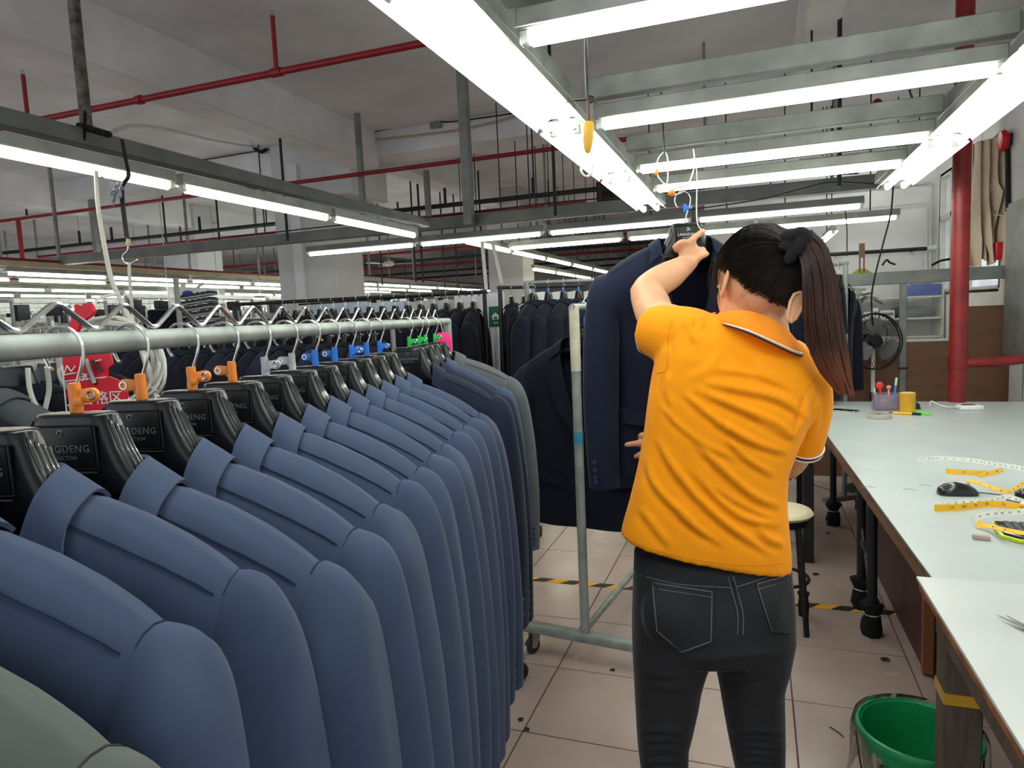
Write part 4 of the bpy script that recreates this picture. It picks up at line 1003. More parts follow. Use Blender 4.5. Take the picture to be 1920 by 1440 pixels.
# bench table behind the stool
bt = thing('side_bench', 'small cream topped bench with dark wooden legs behind the stool', 'bench', (.15, 4.2, 0))
MB().bbox((-.28, 3.98, .60), (.31, 4.75, .655)).build('top', cream_m, bt, True, bevel=.006)
MB().bbox((-.24, 4.02, .55), (.285, 4.7, .60)).build('apron', wood_dk, bt, True)
for x, y in ((.235, 4.0), (-.24, 4.0), (.235, 4.65), (-.24, 4.65)): MB().bbox((x, y, 0), (x+.055, y+.055, .56)).build('leg', dark_steel, bt, True, bevel=.003, bseg=1)
# stool
sx_, sy_, sh_ = .085, 3.19, .535
stl = thing('stool', 'round cream seat stool with black tube legs behind the woman', 'stool', (sx_, sy_, 0))
MB().lathe([(.02, -.02), (.11, -.022), (.138, -.012), (.146, .0), (.138, .012), (.11, .02), (.0, .022)], 32, (0, 0, sh_-.012)).build('seat', cream_m, stl, smooth=.8)
MB().lathe([(.12, -.05), (.125, -.02)], 24, (0, 0, sh_-.012)).build('seat_ring', rubber, stl)
for i in range(4):
    a = PI/4+i*PI/2; t_, f_ = Vector((math.cos(a)*.085, math.sin(a)*.085, sh_-.05)), Vector((math.cos(a)*.155, math.sin(a)*.155, .0))
    l = MB().tube(spline([t_*1+Vector((0, 0, .0)), t_+Vector((math.cos(a)*.03, math.sin(a)*.03, -.03)), f_], 4), .0125, 10).build('leg', rubber, stl)
    if i == 0:
        rg = [[f_+Vector((math.cos(2*PI*j/12)*.022*k, math.sin(2*PI*j/12)*.022*k, z)) for j in range(12)] for z, k in ((0, 1), (.05, 1.15), (.09, .9), (.11, 1.3))]
        put('foot_wrap', MB().loft(rg).mesh('foot_wrap', black_cloth), l)
MB().torus((0, 0, .22), .125, .008, (0, 0, 1), 28, 8).build('foot_ring', rubber, stl)
# bucket with a plastic liner
bp = PZ(1722, 1362, .30); bk = thing('bucket', 'green plastic bucket with a clear liner bag under the near table', 'bucket', (bp.x, bp.y, 0))
green = mat('green_plastic', '#27ad6c', .35, var=.06, trans=0)
m = MB(); n = 40
prof_o = [(.105, 0), (.112, .01), (.140, .27), (.150, .275), (.153, .285), (.150, .295), (.143, .297), (.136, .29), (.134, .26), (.106, .015), (0.0, .012)]
m.lathe(prof_o, n).build('pail', green, bk, smooth=.6)
hb = MB().tube(spline([(-.152, .0, .26), (-.13, -.10, .16), (-.02, -.165, .12), (.1, -.125, .17), (.15, -.01, .26)], 6), .0025, 6).build('handle', black_cable, bk)
rn = random.Random(3); rings = []
for k, (r, z) in enumerate(((.131, .06), (.134, .2), (.14, .3), (.158, .302), (.162, .28), (.165, .2), (.172, .13), (.178, .10))):
    rings.append([Vector((math.cos(2*PI*j/64)*(r+(.009*noise.noise((j*.9, k*.8, 2)) if k > 3 else .0025*noise.noise((j*.6, k, 1)))), math.sin(2*PI*j/64)*(r+(.009*noise.noise((j*.9, k*.8, 2)) if k > 3 else .0025*noise.noise((j*.6, k, 1)))), z+(.02*noise.noise((j*.5, 9, k)) if k > 4 else 0))) for j in range(64)])
film = bpy.data.materials.new('clear_film'); film.use_nodes = True; nt = film.node_tree; nt.nodes.clear()
gl = nt.nodes.new('ShaderNodeBsdfGlossy'); gl.inputs['Roughness'].default_value = .12; tr = nt.nodes.new('ShaderNodeBsdfTransparent'); ms = nt.nodes.new('ShaderNodeMixShader'); fr = nt.nodes.new('ShaderNodeFresnel'); fr.inputs[0].default_value = 1.28; oo = nt.nodes.new('ShaderNodeOutputMaterial'); tr.inputs[0].default_value = (.93, .95, .94, 1)
nt.links.new(fr.outputs[0], ms.inputs[0]); nt.links.new(tr.outputs[0], ms.inputs[1]); nt.links.new(gl.outputs[0], ms.inputs[2]); nt.links.new(ms.outputs[0], oo.inputs[0])
MB().loft(rings, caps=False).build('liner_bag', film, bk, smooth=1.5)
# hazard tape on the floor
tp = solo('floor_tape', MB().bbox((-1.75, 3.395, .0006), (.60, 3.447, .0016)), stripe_mat('hazard_stripes', '#e7a51c', '#1d1a17', 6.0, (1, -.9, 0)), 'yellow and black hazard tape stuck across the floor', 'tape', smooth=0)
# scraps on the floor
thread = mat('dark_thread', '#2a2422', .9, var=0)
for i, (x, y, lb, g) in enumerate([(975, 1350, 'small dark fabric scrap on the floor near the jackets', .012), (988, 1368, 'pale scrap on the floor beside the dark scrap near the jackets', .012), (1660, 1237, 'dark lint tuft on the floor left of the table panel', .018), (1530, 1077, 'dark scrap on the floor behind the stool', .02), (1552, 1000, 'tiny dark fleck on the floor near the far casters', .01), (1148, 1257, 'tiny curled thread on the floor left of the woman', .01), (1596, 1380, 'tiny crumb on the floor left of the bucket', .008)]):
    p = PZ(x, y, .001); rn = random.Random(i); mm = MB()
    for k in range(4):
        a = rn.uniform(0, 6.28); mm.tube(spline([p+Vector((rn.uniform(-g, g), rn.uniform(-g, g), .002)) for _ in range(4)], 3), .0016, 5)
    solo('floor_scrap', mm, thread, lb, 'scrap')
a, b = PZ(1556, 1363, .003), PZ(1582, 1382, .003); solo('floor_thread', MB().tube(spline([a, a.lerp(b, .5)+Vector((.004, 0, 0)), b], 4), .002, 6), thread, 'short black stick of thread on the floor left of the green bucket', 'thread')

# ------------------------------------------------------------------ things on the tables
def at(px, py): return PZ(px, py, TH)
p = at(1584, 771); ph = thing('phone', 'black smartphone lying at the far end of the table', 'phone', p, -.55)
MB().box((0, 0, .004), (.15, .072, .008)).build('case', chrome, ph, bevel=.0035); MB().box((0, 0, .0083), (.145, .067, .0012)).build('screen', mat('phone_glass', '#07080a', .05, var=0, spec=.7), ph, bevel=.0005)
p = at(1662, 768); cu = thing('pen_cup', 'clear lilac plastic cup of pens on the table', 'cup', p)
lil = mat('lilac_plastic', '#cbbdd6', .15, var=0, trans=.75)
cw = MB(); n = 28; prof = []
for w, z in ((.073, 0), (.075, .004), (.079, .10), (.076, .10), (.071, .006)): prof.append([Vector((v.x, v.y, z)) for v in superring(w, w*.8, 0, n, 6)])
cw.loft(prof).build('cup_wall', lil, cu, smooth=.6)
MB().loft([[Vector((v.x, v.y, z)) for v in superring(.070, .055, 0, n, 6)] for z in (.006, .022)]).build('cup_base', mat('pink_base', '#c98f9c', .3, var=0, trans=.3), cu)
def pen(nm, base, top, r, m1, m2, lb, cat='pen', head=None):
    base, top = Vector(base), Vector(top); t = thing(nm, lb, cat, base); d = top-base
    MB().cyl((0, 0, 0), d*.75, r, 10).build('barrel', m1, t); MB().cyl(d*.75, d, r*1.1, 10).build('cap', m2, t)
    if head: MB().ell(d+Vector((0, 0, .012)), head, 12, 8).build('topper', m2, t)
bluep = mat('blue_pen_plastic', '#5a86c8', .35, var=0); whitep = mat('white_plastic', '#e6e4df', .35, var=.03); redp = mat('red_pen_plastic', '#d23a3a', .35, var=0); pinkp = mat('pink_pen_plastic', '#e79a96', .35, var=0)
pen('pen', p+Vector((.035, 0, .010)), p+Vector((.055, .01, .195)), .006, bluep, mat('mint_cap', '#b9d6c6', .4, var=0), 'blue pen with a mint end leaning in the clear cup')
pen('pen', p+Vector((-.02, .01, .010)), p+Vector((-.036, .015, .135)), .006, redp, redp, 'red pen with a white flat topper in the clear cup', head=(.022, .008, .024))
pen('pen', p+Vector((.01, -.01, .010)), p+Vector((.012, .005, .125)), .005, pinkp, pinkp, 'pink pen with a round topper in the clear cup', head=(.014, .010, .012))
pen('pen', p+Vector((-.055, .02, .010)), p+Vector((-.062, .025, .13)), .004, whitep, whitep, 'thin white pen at the left of the clear cup')
solo('chalk_lump', MB().ell(p+Vector((-.02, -.02, .045)), (.022, .014, .026), 12, 8, Matrix.Rotation(.6, 3, 'Y')), mat('yellow_chalk', '#cfc27a', .8, var=.1), 'pale yellow tailor chalk inside the clear pen cup', 'chalk')
p = at(1701, 772); tr_ = thing('tape_roll', 'upright roll of yellow tape on the table beside the pen cup', 'tape', p)
MB().lathe([(.041, 0), (.043, .002), (.043, .113), (.041, .115), (.036, .115), (.036, .002), (.0361, 0)], 28).build('roll', yellow_t, tr_, smooth=.6)
MB().lathe([(.0355, .004), (.0355, .1155), (.033, .1155), (.033, .004)], 28).build('core', mat('card_core', '#e8ddb8', .8, var=.05), tr_, smooth=.6)
p = at(1648, 784); er = thing('clear_tape_roll', 'flat roll of clear tape lying in front of the pen cup', 'tape', p)
MB().lathe([(.03, 0), (.062, 0), (.063, .002), (.063, .022), (.062, .024), (.03, .024), (.03, .001)], 32).build('roll', mat('clear_tape', '#cfcabb', .25, var=.05, trans=.35), er, smooth=.6)
MB().box((.0, .0, .0246), (.02, .03, .0008)).build('print_mark', dark_steel, er, smooth=0)
a, b = at(1667, 776), at(1727, 779); pe = thing('marker_pen', 'yellow barrelled pen with black ends lying on the table', 'pen', a); d = b-a; z_ = Vector((0, 0, .007))
MB().cyl(z_, d*.12+z_, .003, 10).build('tip', rubber, pe); MB().cyl(d*.12+z_, d*.72+z_, .007, 12).build('barrel', mat('yellow_plastic', '#f2bd1c', .35, var=0), pe); MB().cyl(d*.72+z_, d+z_, .007, 12).build('grip', rubber, pe)
a, b = at(1711, 772), at(1744, 780); hl_ = thing('highlighter', 'bright green highlighter pen crossing the yellow pen', 'pen', a); d = b-a
hg = mat('lime_plastic', '#6ee04a', .35, var=0)
MB().cyl(z_, d*.6+z_, .007, 12).build('barrel', hg, hl_); MB().cyl(d*.6+z_, d+z_, .009, 12).build('cap', hg, hl_)
solo('stapler', MB().box(at(1718, 768)+Vector((.01, .05, .018)), (.035, .09, .036), taper=.6), rubber, 'small black stapler behind the tape roll', 'stapler', bevel=.006)
p = at(1818, 768); dv = thing('handheld_scanner', 'white handheld gauge with dark screen and wrist strap on the table', 'gadget', p, .15)
MB().box((0, 0, .014), (.125, .075, .028)).build('casing', whitep, dv, bevel=.008); MB().box((-.005, .006, .0285), (.07, .035, .002)).build('screen', mat('dark_screen', '#24282c', .15, var=0), dv, bevel=.001)
MB().tube(spline([(-.062, .01, .014), (-.10, .06, .01), (-.13, .11, .02), (-.155, .14, .035), (-.17, .12, .01)], 5), .0055, 8, flat=.5).build('strap', whitep, dv)
# tape measures: flat ribbons standing on edge and lying in loops
def ribbon(pts, w, tilt, m, name, lb, nums=None, num_m=None):
    P = spline(pts, 7); rows = []; pos = []
    for i, p_ in enumerate(P):
        d = P[min(i+1, len(P)-1)]-P[max(i-1, 0)]; d.z *= .3; d.normalize(); side = Vector((-d.y, d.x, 0)).normalized(); tt = interp(i/(len(P)-1), tilt); wv = side*math.cos(tt)*w+ZU*math.sin(tt)*w
        rows.append([p_+wv*(k-.0) for k in (0, .5, 1)]); pos.append((p_+wv*.5, d, wv))
    return rows, pos
tape_y = mat('tape_yellow', '#f3b81c', .4, var=.04); tape_w = mat('tape_white', '#e9eae4', .4, var=.03); ink = mat('tape_ink', '#3a3026', .6, var=0)
NUMS = {}
def measure(pts, w, tilt, m, lb, start=0, step=10, every=.034, parent=None, size=.55, sgn=1):
    rows, pos = ribbon(pts, w, tilt, m, 'tape', lb)
    if parent is None: c = pos[0][0].copy(); c.z = TH; t = thing('tape_measure', lb, 'tape measure', c)
    else: t = parent
    o_ = t.location
    MB().grid([[v-o_ for v in r] for r in rows]).build('tape_band', m, t, solid=.0008, smooth=1.2)
    acc = .0; k = 0; last = pos[0][0]
    tick = MB()
    for (p_, d, wv) in pos[1:-1]:
        acc += (p_-last).length; last = p_
        if acc >= every:
            acc = 0; k += 1; s = str(start+k*step)
            if s not in NUMS: NUMS[s] = text_mesh(s, 1.0, .01, ink, 'numeral')
            nrm = d.cross(wv.normalized())
            if nrm.dot(CAMO-p_) < 0: nrm = -nrm; 
            yv = wv.normalized(); xv = yv.cross(nrm)
            o = put('numeral', NUMS[s], t); h = w*size
            o.matrix_local = Matrix.Translation(p_-o_+nrm*.0011) @ Matrix((xv*h, yv*h, nrm*.02)).transposed().to_4x4()
            e_ = d*.0009; tick.add([q-o_+nrm*.0010 for q in (p_+wv*.34-e_+d*.012, p_+wv*.34+e_+d*.012, p_+wv*.48+e_+d*.012, p_+wv*.48-e_+d*.012)], [(0, 1, 2, 3)])
    if tick.v: tk = tick.build('tick_marks', ink, t, smooth=0)
    return t
h_ = PI/2
def az(px, py, z=.0): return PZ(px, py, TH+z)+Vector((0, 0, .0008))
m1 = measure([az(1720, 866), az(1765, 864), az(1820, 868), az(1850, 873), az(1885, 878), az(1915, 884), az(1960, 900)], .018, [(0, 1.3), (1, 1.3)], tape_w, 'white and yellow tape measure at the back of the table beyond the mouse', 10, 1, .016)
measure([az(1774, 888), az(1800, 890), az(1852, 892)], .018, [(0, 1.35), (1, 1.25)], tape_y, '', 30, 10, .05, m1)
measure([az(1838, 896), az(1848, 893), az(1866, 890), az(1882, 884)], .016, [(0, .9), (1, 1.1)], tape_y, '', 80, 10, .05, m1)
measure([az(1812, 903), az(1830, 907), az(1850, 914), az(1880, 924), az(1900, 923), az(1925, 906)], .012, [(0, .5), (.6, 1.0), (1, .6)], tape_y, '', 50, 10, .05, m1)
m2 = measure([az(1752, 959), az(1790, 958), az(1830, 954), az(1860, 951), az(1900, 955), az(1950, 965)], .020, [(0, 1.45), (1, 1.3)], tape_y, 'yellow and white tape measure looped over the keyboard corner', 120, -10, .042)
measure([az(1756, 955), az(1800, 948), az(1850, 945), az(1885, 938), az(1912, 944), az(1950, 960)], .017, [(0, 1.3), (1, 1.2)], tape_w, '', 14, 1, .017, m2)
measure([az(1830, 980, .012), az(1845, 972, .022), az(1880, 968, .026), az(1930, 964, .026)], .017, [(0, 1.2), (1, 1.2)], tape_w, '', 60, 1, .018, m2)
measure([az(1830, 982, .012), az(1836, 990, .006), az(1855, 991, .012), az(1885, 998, .03), az(1930, 1006, .03)], .014, [(0, 1.0), (1, .5)], tape_y, '', 90, 10, .06, m2)
p = at(1795, 927); mo = thing('computer_mouse', 'black wired computer mouse on the table', 'mouse', p, YAW*-0+.12)
mouse_m = mat('glossy_black_plastic', '#1d1f21', .18, var=0, spec=.6)
m = MB(); rings = []
for x, w, h in ((-.060, .012, .010), (-.055, .024, .020), (-.035, .030, .032), (-.005, .031, .037), (.025, .030, .030), (.048, .027, .020), (.058, .018, .010)):
    rings.append([Vector((x, math.cos(2*PI*j/20)*w, max(0, .006+math.sin(2*PI*j/20)*h) if math.sin(2*PI*j/20) > -.1 else .001)) for j in range(20)])
m.loft(rings).build('shell', mouse_m, mo, smooth=1.2)
MB().lathe([(.002, -.003), (.009, -.003), (.009, .003), (.002, .003)], 14, (.03, 0, .032), (0, 1, 0)).build('scroll_wheel', chrome, mo)
MB().tube(spline([(.058, 0, .008), (.10, .0, .004), (.135, -.02, .003), (.12, -.07, .003), (.16, -.12, .003)], 6), .0018, 6).build('cable', black_cable, mo)
# keyboard
k0, k1, k2_ = PZ(1815, 945, TH), PZ(1868, 1015, TH), None
kd = (k1-k0).normalized(); kx = Vector((-kd.y, kd.x, 0))
kw = .15; kl_ = .44
kb = thing('keyboard', 'black keyboard with a lime green rim under the tape measures', 'keyboard', k1+kx*.02); kb.rotation_euler = (0, 0, math.atan2(kx.y, kx.x))
o2 = [(-.0, .02), (.02, .0), (kl_, .0), (kl_, kw), (-.0, kw)]
ob = [(x, y) for x, y in [(-.005, .028), (.028, -.005), (kl_, -.005), (kl_, kw+.004), (-.005, kw+.004)]]
MB().prism(ob, .010, 'xy').build('rim', mat('lime_rim', '#c4df2c', .35, var=0), kb, bevel=.003)
MB().prism([(.004, .034), (.034, .004), (kl_, .004), (kl_, kw-.004), (.004, kw-.004)], .008, 'xy', (0, 0, .0085)).build('deck', mouse_m, kb, bevel=.002)
key_me = MB().box((0, 0, 0), (.0165, .0165, .007), taper=.85).mesh('key', mat('grey_key', '#4a4c4e', .5, var=.05), bevel=.001, bseg=1)
for i in range(21):
    for j in range(6):
        x, y = .028+i*.0192, .026+j*.0192
        if x+y < .058: continue
        k = put('key', key_me, kb); k.location = (x, y, .020)
solo('chalk', MB().box(at(1840, 1012)+Vector((0, 0, .007)), (.042, .016, .014), Matrix.Rotation(-.15, 3, 'Z')), mat('brown_chalk', '#b7a596', .9, var=.15), 'small worn brown chalk block in front of the keyboard', 'chalk', bevel=.004)
kn = PZ(1918, 934, TH); solo('knob', MB().lathe([(.02, 0), (.024, .004), (.022, .02), (.016, .024), (.010, .03), (.0, .031)], 20, kn), mouse_m, 'small black domed knob at the right edge of the photo', 'knob')
# scissors
s0, s1 = PZ(1878, 1157, TH+.014), PZ(1925, 1181, TH+.014); d = (s1-s0).normalized(); sd = Vector((-d.y, d.x, 0))
sc = thing('scissors', 'steel scissors lying on the near white table', 'scissors', s0)
for s, nm in ((1, 'blade'), (-1, 'blade')):
    tip = sd*(s*.010); a = [tip, d*.075+sd*(-s*.004), d*.085+sd*(-s*.010), d*.08+sd*(s*.004)*1.0]
    vs = [tip, d*.05+sd*(s*.011), d*.085+sd*(s*.003), d*.10-sd*(s*.008), d*.09-sd*(s*.013), d*.05-sd*(s*.000)]
    mb_ = MB().add([v+ZU*(.001+.0025*(s < 0)) for v in vs]+[v+ZU*(.0035+.0025*(s < 0)) for v in vs], [tuple(range(6)), tuple(range(11, 5, -1))]+[(i, i+6, (i+1) % 6+6, (i+1) % 6) for i in range(6)]); mb_.build(nm, chrome, sc)
    MB().tube([d*.10-sd*(s*.010)+ZU*.003, d*.13-sd*(s*.02)+ZU*.004], .004, 8).build('shank', chrome, sc)
    MB().torus(d*.16-sd*(s*.028)+ZU*.004, .022, .0045, (0, 0, 1), 20, 8).build('handle_ring', rubber, sc)
MB().lathe([(.006, 0), (.005, .003)], 14, d*.088+ZU*.006).build('pivot', chrome, sc)
for i, (x, y) in enumerate(((1705, 919), (1735, 911), (1628, 914))):
    p = at(x, y); solo('thread_snip', MB().tube(spline([p+Vector((-.02, 0, .001)), p+Vector((0, .006, .003)), p+Vector((.02, -.003, .001))], 4), .0008, 5), mat('grey_thread%d' % i, '#8b8f90', .8, var=0), ['short grey thread on the table left of the mouse', 'tiny grey thread on the table behind the first one', 'tiny dark fleck near the left edge of the long table'][i], 'thread')
# standing fan behind the table
fp = PY(1640, 640, 5.62); fn = thing('standing_fan', 'grey standing fan with a round wire cage in front of the office glass', 'fan', (fp.x, fp.y, 0))
fz = fp.z; fx = Vector((0, 0, fz)); ax = Vector((.45, -1, .08)).normalized(); u, w = frame_of(ax); RC = .205
cg = MB()
for k in (-.05, .05): cg.torus(fx+ax*k*.3, RC, .006, ax, 40, 6)
cgo = cg.build('cage_ring', dark_steel, fn)
sp_ = MB()
for i in range(44):
    a = 2*PI*i/44; dr = u*math.cos(a)+w*math.sin(a)
    for s in (1, -1): sp_.tube([fx+dr*.04+ax*s*.07, fx+dr*.13+ax*s*.062, fx+dr*RC+ax*s*.012], .0016, 4)
sp_.build('cage_wires', dark_steel, fn)
fan_m = mat('grey_fan_plastic', '#85888a', .4, var=.05)
for i in range(3):
    a0 = .5+i*2*PI/3; rows = []
    for r_ in (.045, .08, .12, .155, .175):
        wd = interp(r_, [(.04, .35), (.1, .62), (.15, .60), (.176, .35)]); rows.append([fx+(u*math.cos(a0+wd*s)+w*math.sin(a0+wd*s))*r_+ax*(.022*s) for s in (-1, -.5, 0, .5, 1)])
    MB().grid(rows).build('blade', fan_m, fn, solid=.003, smooth=1.2)
MB().lathe([(.05, -.05), (.055, .0), (.045, .03), (.02, .04)], 20, fx, ax).build('hub', dark_steel, fn)
MB().lathe([(.03, 0), (.06, .02), (.065, .09), (.045, .13)], 20, fx-ax*.07, -ax).build('motor_housing', dark_steel, fn)
MB().cyl((0, .06, .04), (0, .06, fz-.05), .014, 12).build('pole', whitep, fn); MB().cyl((0, .06, .62), (0, .06, .76), .024, 12).build('height_collar', rubber, fn)
MB().lathe([(.19, 0), (.19, .02), (.06, .045), (.02, .05)], 28, (0, .06, 0)).build('base', dark_steel, fn)
# ================================================================== LIGHT FIXTURES AND THEIR FRAME
TZ = 2.13
def fixture(a, b, label, group=None, twin=False, z=TZ, hous=None, tubem=None, simple=False, rods=False):
    a, b = Vector((a[0], a[1], z)), Vector((b[0], b[1], z)); d = (b-a).normalized(); s = Vector((-d.y, d.x, 0)); mid = (a+b)/2
    t = thing('light_fixture', label, 'light fixture', mid, 0, group); a, b = a-mid, b-mid
    hm = hous or frame_m; hz = .055
    if twin:
        MB().bar(a+ZU*.075, b+ZU*.075, .085, .06).build('housing', hm, t, bevel=.004, bseg=1)
        sec = [(-.10, .0), (-.097, -.006), (-.094, .0), (-.045, .034), (.045, .034), (.094, .0), (.097, -.006), (.10, .0), (.05, .042), (-.05, .042)]
        MB().loft([[p+s*x+ZU*(y+.008) for x, y in sec] for p in (a, b)]).build('reflector', white_paint, t, smooth=.5)
    else:
        MB().bar(a+ZU*.05, b+ZU*.05, .055, .05).build('housing', hm, t, bevel=.004, bseg=1)
        if not simple:
            sec = [(-.05, .020), (-.028, .027), (.028, .027), (.05, .020), (.03, .031), (-.03, .031)]
            MB().loft([[p+s*x+ZU*y for x, y in sec] for p in (a, b)]).build('reflector', white_paint, t, smooth=.5)
    if rods:
        for f in (.2, .8): q = a.lerp(b, f); MB().cyl(q+ZU*.07, q+ZU*(3.6-z), .006, 6).build('suspension_rod', dark_steel, t)
    for o_ in ((-.045, .045) if twin else (0,)):
        MB().cyl(a+d*.035+s*o_, b-d*.035+s*o_, .0145, 12 if not simple else 8).build('tube', tubem or tube_w, t)
        if not simple:
            for e, sg in ((a, 1), (b, -1)): MB().bar(e+d*.004*sg+s*o_+ZU*.008, e+d*.03*sg+s*o_+ZU*.010, .028, .036).build('lamp_holder', white_paint, t, bevel=.004, bseg=1)
    return t
cX = PZ(1225, 392, TZ).x-.02; lX = PZ(323, 352, TZ).x; rX = PZ(1668, 352, TZ).x+.03
segs = [(3.64, 4.80), (2.56, 3.60), (1.32, 2.52), (.1, 1.28)]
for i, (y0, y1) in enumerate(segs): fixture((cX, y0), (cX, y1), 'twin tube light, %s from the far end of the centre row' % ORD[i], 'centre row of twin tube lights', True)
for i, (y0, y1) in enumerate([(3.64, 4.82), (2.42, 3.60), (1.2, 2.38), (0, 1.16)]): fixture((rX, y0), (rX, y1), 'twin tube light, %s from the far end of the right row' % ORD[i], 'right row of twin tube lights', True)
for i, (y0, y1) in enumerate([(3.88, 5.04), (2.62, 3.84), (1.38, 2.58), (.12, 1.34)]): fixture((lX, y0), (lX, y1), 'single tube light, %s from the far end of the left hand row' % ORD[i], 'left row of tube lights', False, tubem=tube_warm)
names = ['farthest', 'second farthest', 'third farthest', 'fourth farthest', 'nearest']
for i, ((ax_, ay), (bx_, by)) in enumerate([((1310, 352), (1690, 305)), ((1240, 315), (1745, 260)), ((1165, 235), (1885, 128)), ((1040, 70), (1490, -18))]):
    a, b = PZ(ax_, ay, TZ), PZ(bx_, by, TZ); y = (a.y+b.y)/2
    fixture((cX+.12, y), (rX-.08, y), 'cross tube light, %s between the centre and right rows' % names[i], 'cross tube lights on the right')
    b_ = MB().bar((cX+.08, y+.005, TZ+.135), (rX-.05, y+.005, TZ+.135), .05, .075)
    bm_ = solo('cross_beam', b_, frame_m, 'pale painted cross beam carrying the %s cross tube light' % names[i], 'beam', bevel=.004, bseg=1)
fixture((cX+.12, .75), (rX-.08, .75), 'cross tube light, nearest the camera above the picture', 'cross tube lights on the right')
for x, sd_, lb, y1 in ((cX, .0, 'long pale beam carrying the centre row of twin tube lights', 5.35), (rX, .0, 'long pale beam carrying the right hand row of twin tube lights', 5.35), (lX-.05, 0, 'long pale beam carrying the left hand row of tube lights', 5.35)):
    solo('light_beam', MB().bar((x+sd_, -1, TZ+.145), (x+sd_, y1, TZ+.145), .07, .07), frame_m if x > -2 else frame_dk, lb, 'beam', bevel=.005, bseg=1)
LY = PZ(900, 449, TZ).y+.02
solo('long_beam', MB().bar((-9.0, LY, TZ+.17), (rX+.05, LY, TZ+.17), .08, .10), frame_dk, 'dark grey long beam crossing the whole hall behind the light rows', 'beam', bevel=.005, bseg=1)
for i, (x0, x1) in enumerate([(-4.1, -2.92), (-2.88, -1.70), (-1.66, -.48), (-.44, .74)]): fixture((x0, LY), (x1, LY), 'slim tube light under the long dark beam, %s from the left' % ORD[i], 'tube lights under the long beam', hous=frame_dk)
Y2 = PZ(1165, 450, TZ).y
for i, (x0, x1) in enumerate([(-2.36, -1.20), (-1.16, -.02), (.02, 1.14)]): fixture((x0, Y2), (x1, Y2), 'tube light on the second cross row beyond the long beam, %s from the left' % ORD[i], 'second cross row tube lights', tubem=tube_warm, rods=True)
X3 = PZ(960, 473, TZ).x
for i, (y0, y1) in enumerate([(5.7, 6.9), (6.95, 8.15), (8.2, 9.4), (9.5, 10.7), (10.8, 12)]): fixture((X3, y0), (X3, y1), 'tube light running away beyond the long beam, %s from the front' % ORD[i], 'tube lights running away in the middle', tubem=tube_warm, rods=True)
X4 = PZ(1060, 515, TZ).x
for i, (y0, y1) in enumerate([(9.8, 11), (11.1, 12.3), (12.4, 13.6)]): fixture((X4, y0), (X4, y1), 'far tube light left of the held jacket, %s from the front' % ORD[i], 'far middle tube lights', tubem=tube_warm, simple=True, rods=True)
a, b = PZ(1547, 452, TZ), PZ(1568, 430, TZ); fixture((a.x, a.y), (a.x, a.y-.9), 'short bright tube light end beside the top of the pony tail', None, tubem=tube_warm, rods=True)
# the big sewing hall on the left: parallel rows
def row_y(x, y0, n, nm):
    for i in range(n): fixture((x, y0+i*1.26), (x, y0+i*1.26+1.2), 'hall tube light, %s in the %s' % (ORD[i], nm), nm, simple=True)
for k, (x, y0, n) in enumerate([(-6.6, 8.6, 7), (-7.45, 5.0, 8), (-8.25, 4.4, 8), (-9.9, 6.0, 8), (-11.3, 6.5, 8), (-12.5, 8.4, 7), (-14.2, 9.0, 6)]):
    row_y(x, y0, n, '%s hall row from the right' % ORD[k])
    L = n*1.26
    tk = thing('busbar_trunking', 'red topped cable trunking above the %s hall row' % ORD[k], 'trunking', (x, y0+L/2, TZ+.09))
    MB().bar((x, y0-.2, TZ+.11), (x, y0+L, TZ+.11), .09, .06).build('channel', cream_m if k % 2 else white_paint, tk, True)
    MB().bar((x, y0-.2, TZ+.155), (x, y0+L, TZ+.155), .06, .03).build('red_cover', red_pipe, tk, True)
    for j in range(3): MB().bar((x+.02, y0+.6+j*3.3, TZ+.16), (x+.02, y0+.6+j*3.3, 3.6), .03, .03).build('hanger_post', grey_paint, tk, True)

# ================================================================== PIPES, RODS AND CABLES UNDER THE CEILING
def stub(m, x, y, z0, z1, r=.012): m.cyl((x, y, z0), (x, y, z1), r, 8)
RY = PZ(523, 135, 2.95).y
rp1 = thing('sprinkler_pipe', 'near red sprinkler pipe crossing under the ceiling at the upper left', 'pipe', (-3, RY, 2.95))
MB().cyl((-7, RY, 2.95), (1.2, RY, 2.95), .021, 14).build('pipe', red_pipe, rp1, True)
for px_ in (43, 519):
    x = PY(px_, 140, RY).x; MB().cyl((x, RY, 2.95), (x, RY, 3.27), .014, 10).build('riser', red_pipe, rp1, True); MB().cyl((x, RY, 3.27), (x, RY, 3.30), .012, 10).build('sprinkler_head', chrome, rp1, True); MB().cyl((x-.035, RY, 2.95), (x+.035, RY, 2.95), .027, 12).build('tee_fitting', red_pipe, rp1, True)
x = PY(262, 185, RY).x; MB().cyl((x-.02, RY, 2.95), (x+.02, RY, 2.95), .029, 12).build('coupling', red_pipe, rp1, True)
R2Y = PZ(900, 297, 2.95).y
rp2 = thing('sprinkler_pipe', 'second red sprinkler pipe crossing behind the light fixtures', 'pipe', (-3, R2Y, 2.95))
MB().cyl((-12, R2Y, 2.95), (PY(1645, 198, R2Y).x, R2Y, 2.95), .021, 14).build('pipe', red_pipe, rp2, True)
xe = PY(1645, 198, R2Y).x; MB().ell((xe, R2Y, 2.96), (.04, .03, .05), 12, 8).build('valve', red_pipe, rp2, True)
x = PY(37, 440, R2Y).x; MB().cyl((x, R2Y, 2.35), (x, R2Y, 2.95), .026, 12).build('drop_pipe', red_pipe, rp2, True)
R3Y = 8.66
rp3 = thing('sprinkler_pipe', 'thin far red pipe below the dark conduit', 'pipe', (-5, R3Y, 2.87))
MB().cyl((-12, R3Y, 2.87), (-2.05, R3Y, 2.87), .022, 10).build('pipe', red_pipe, rp3, True)
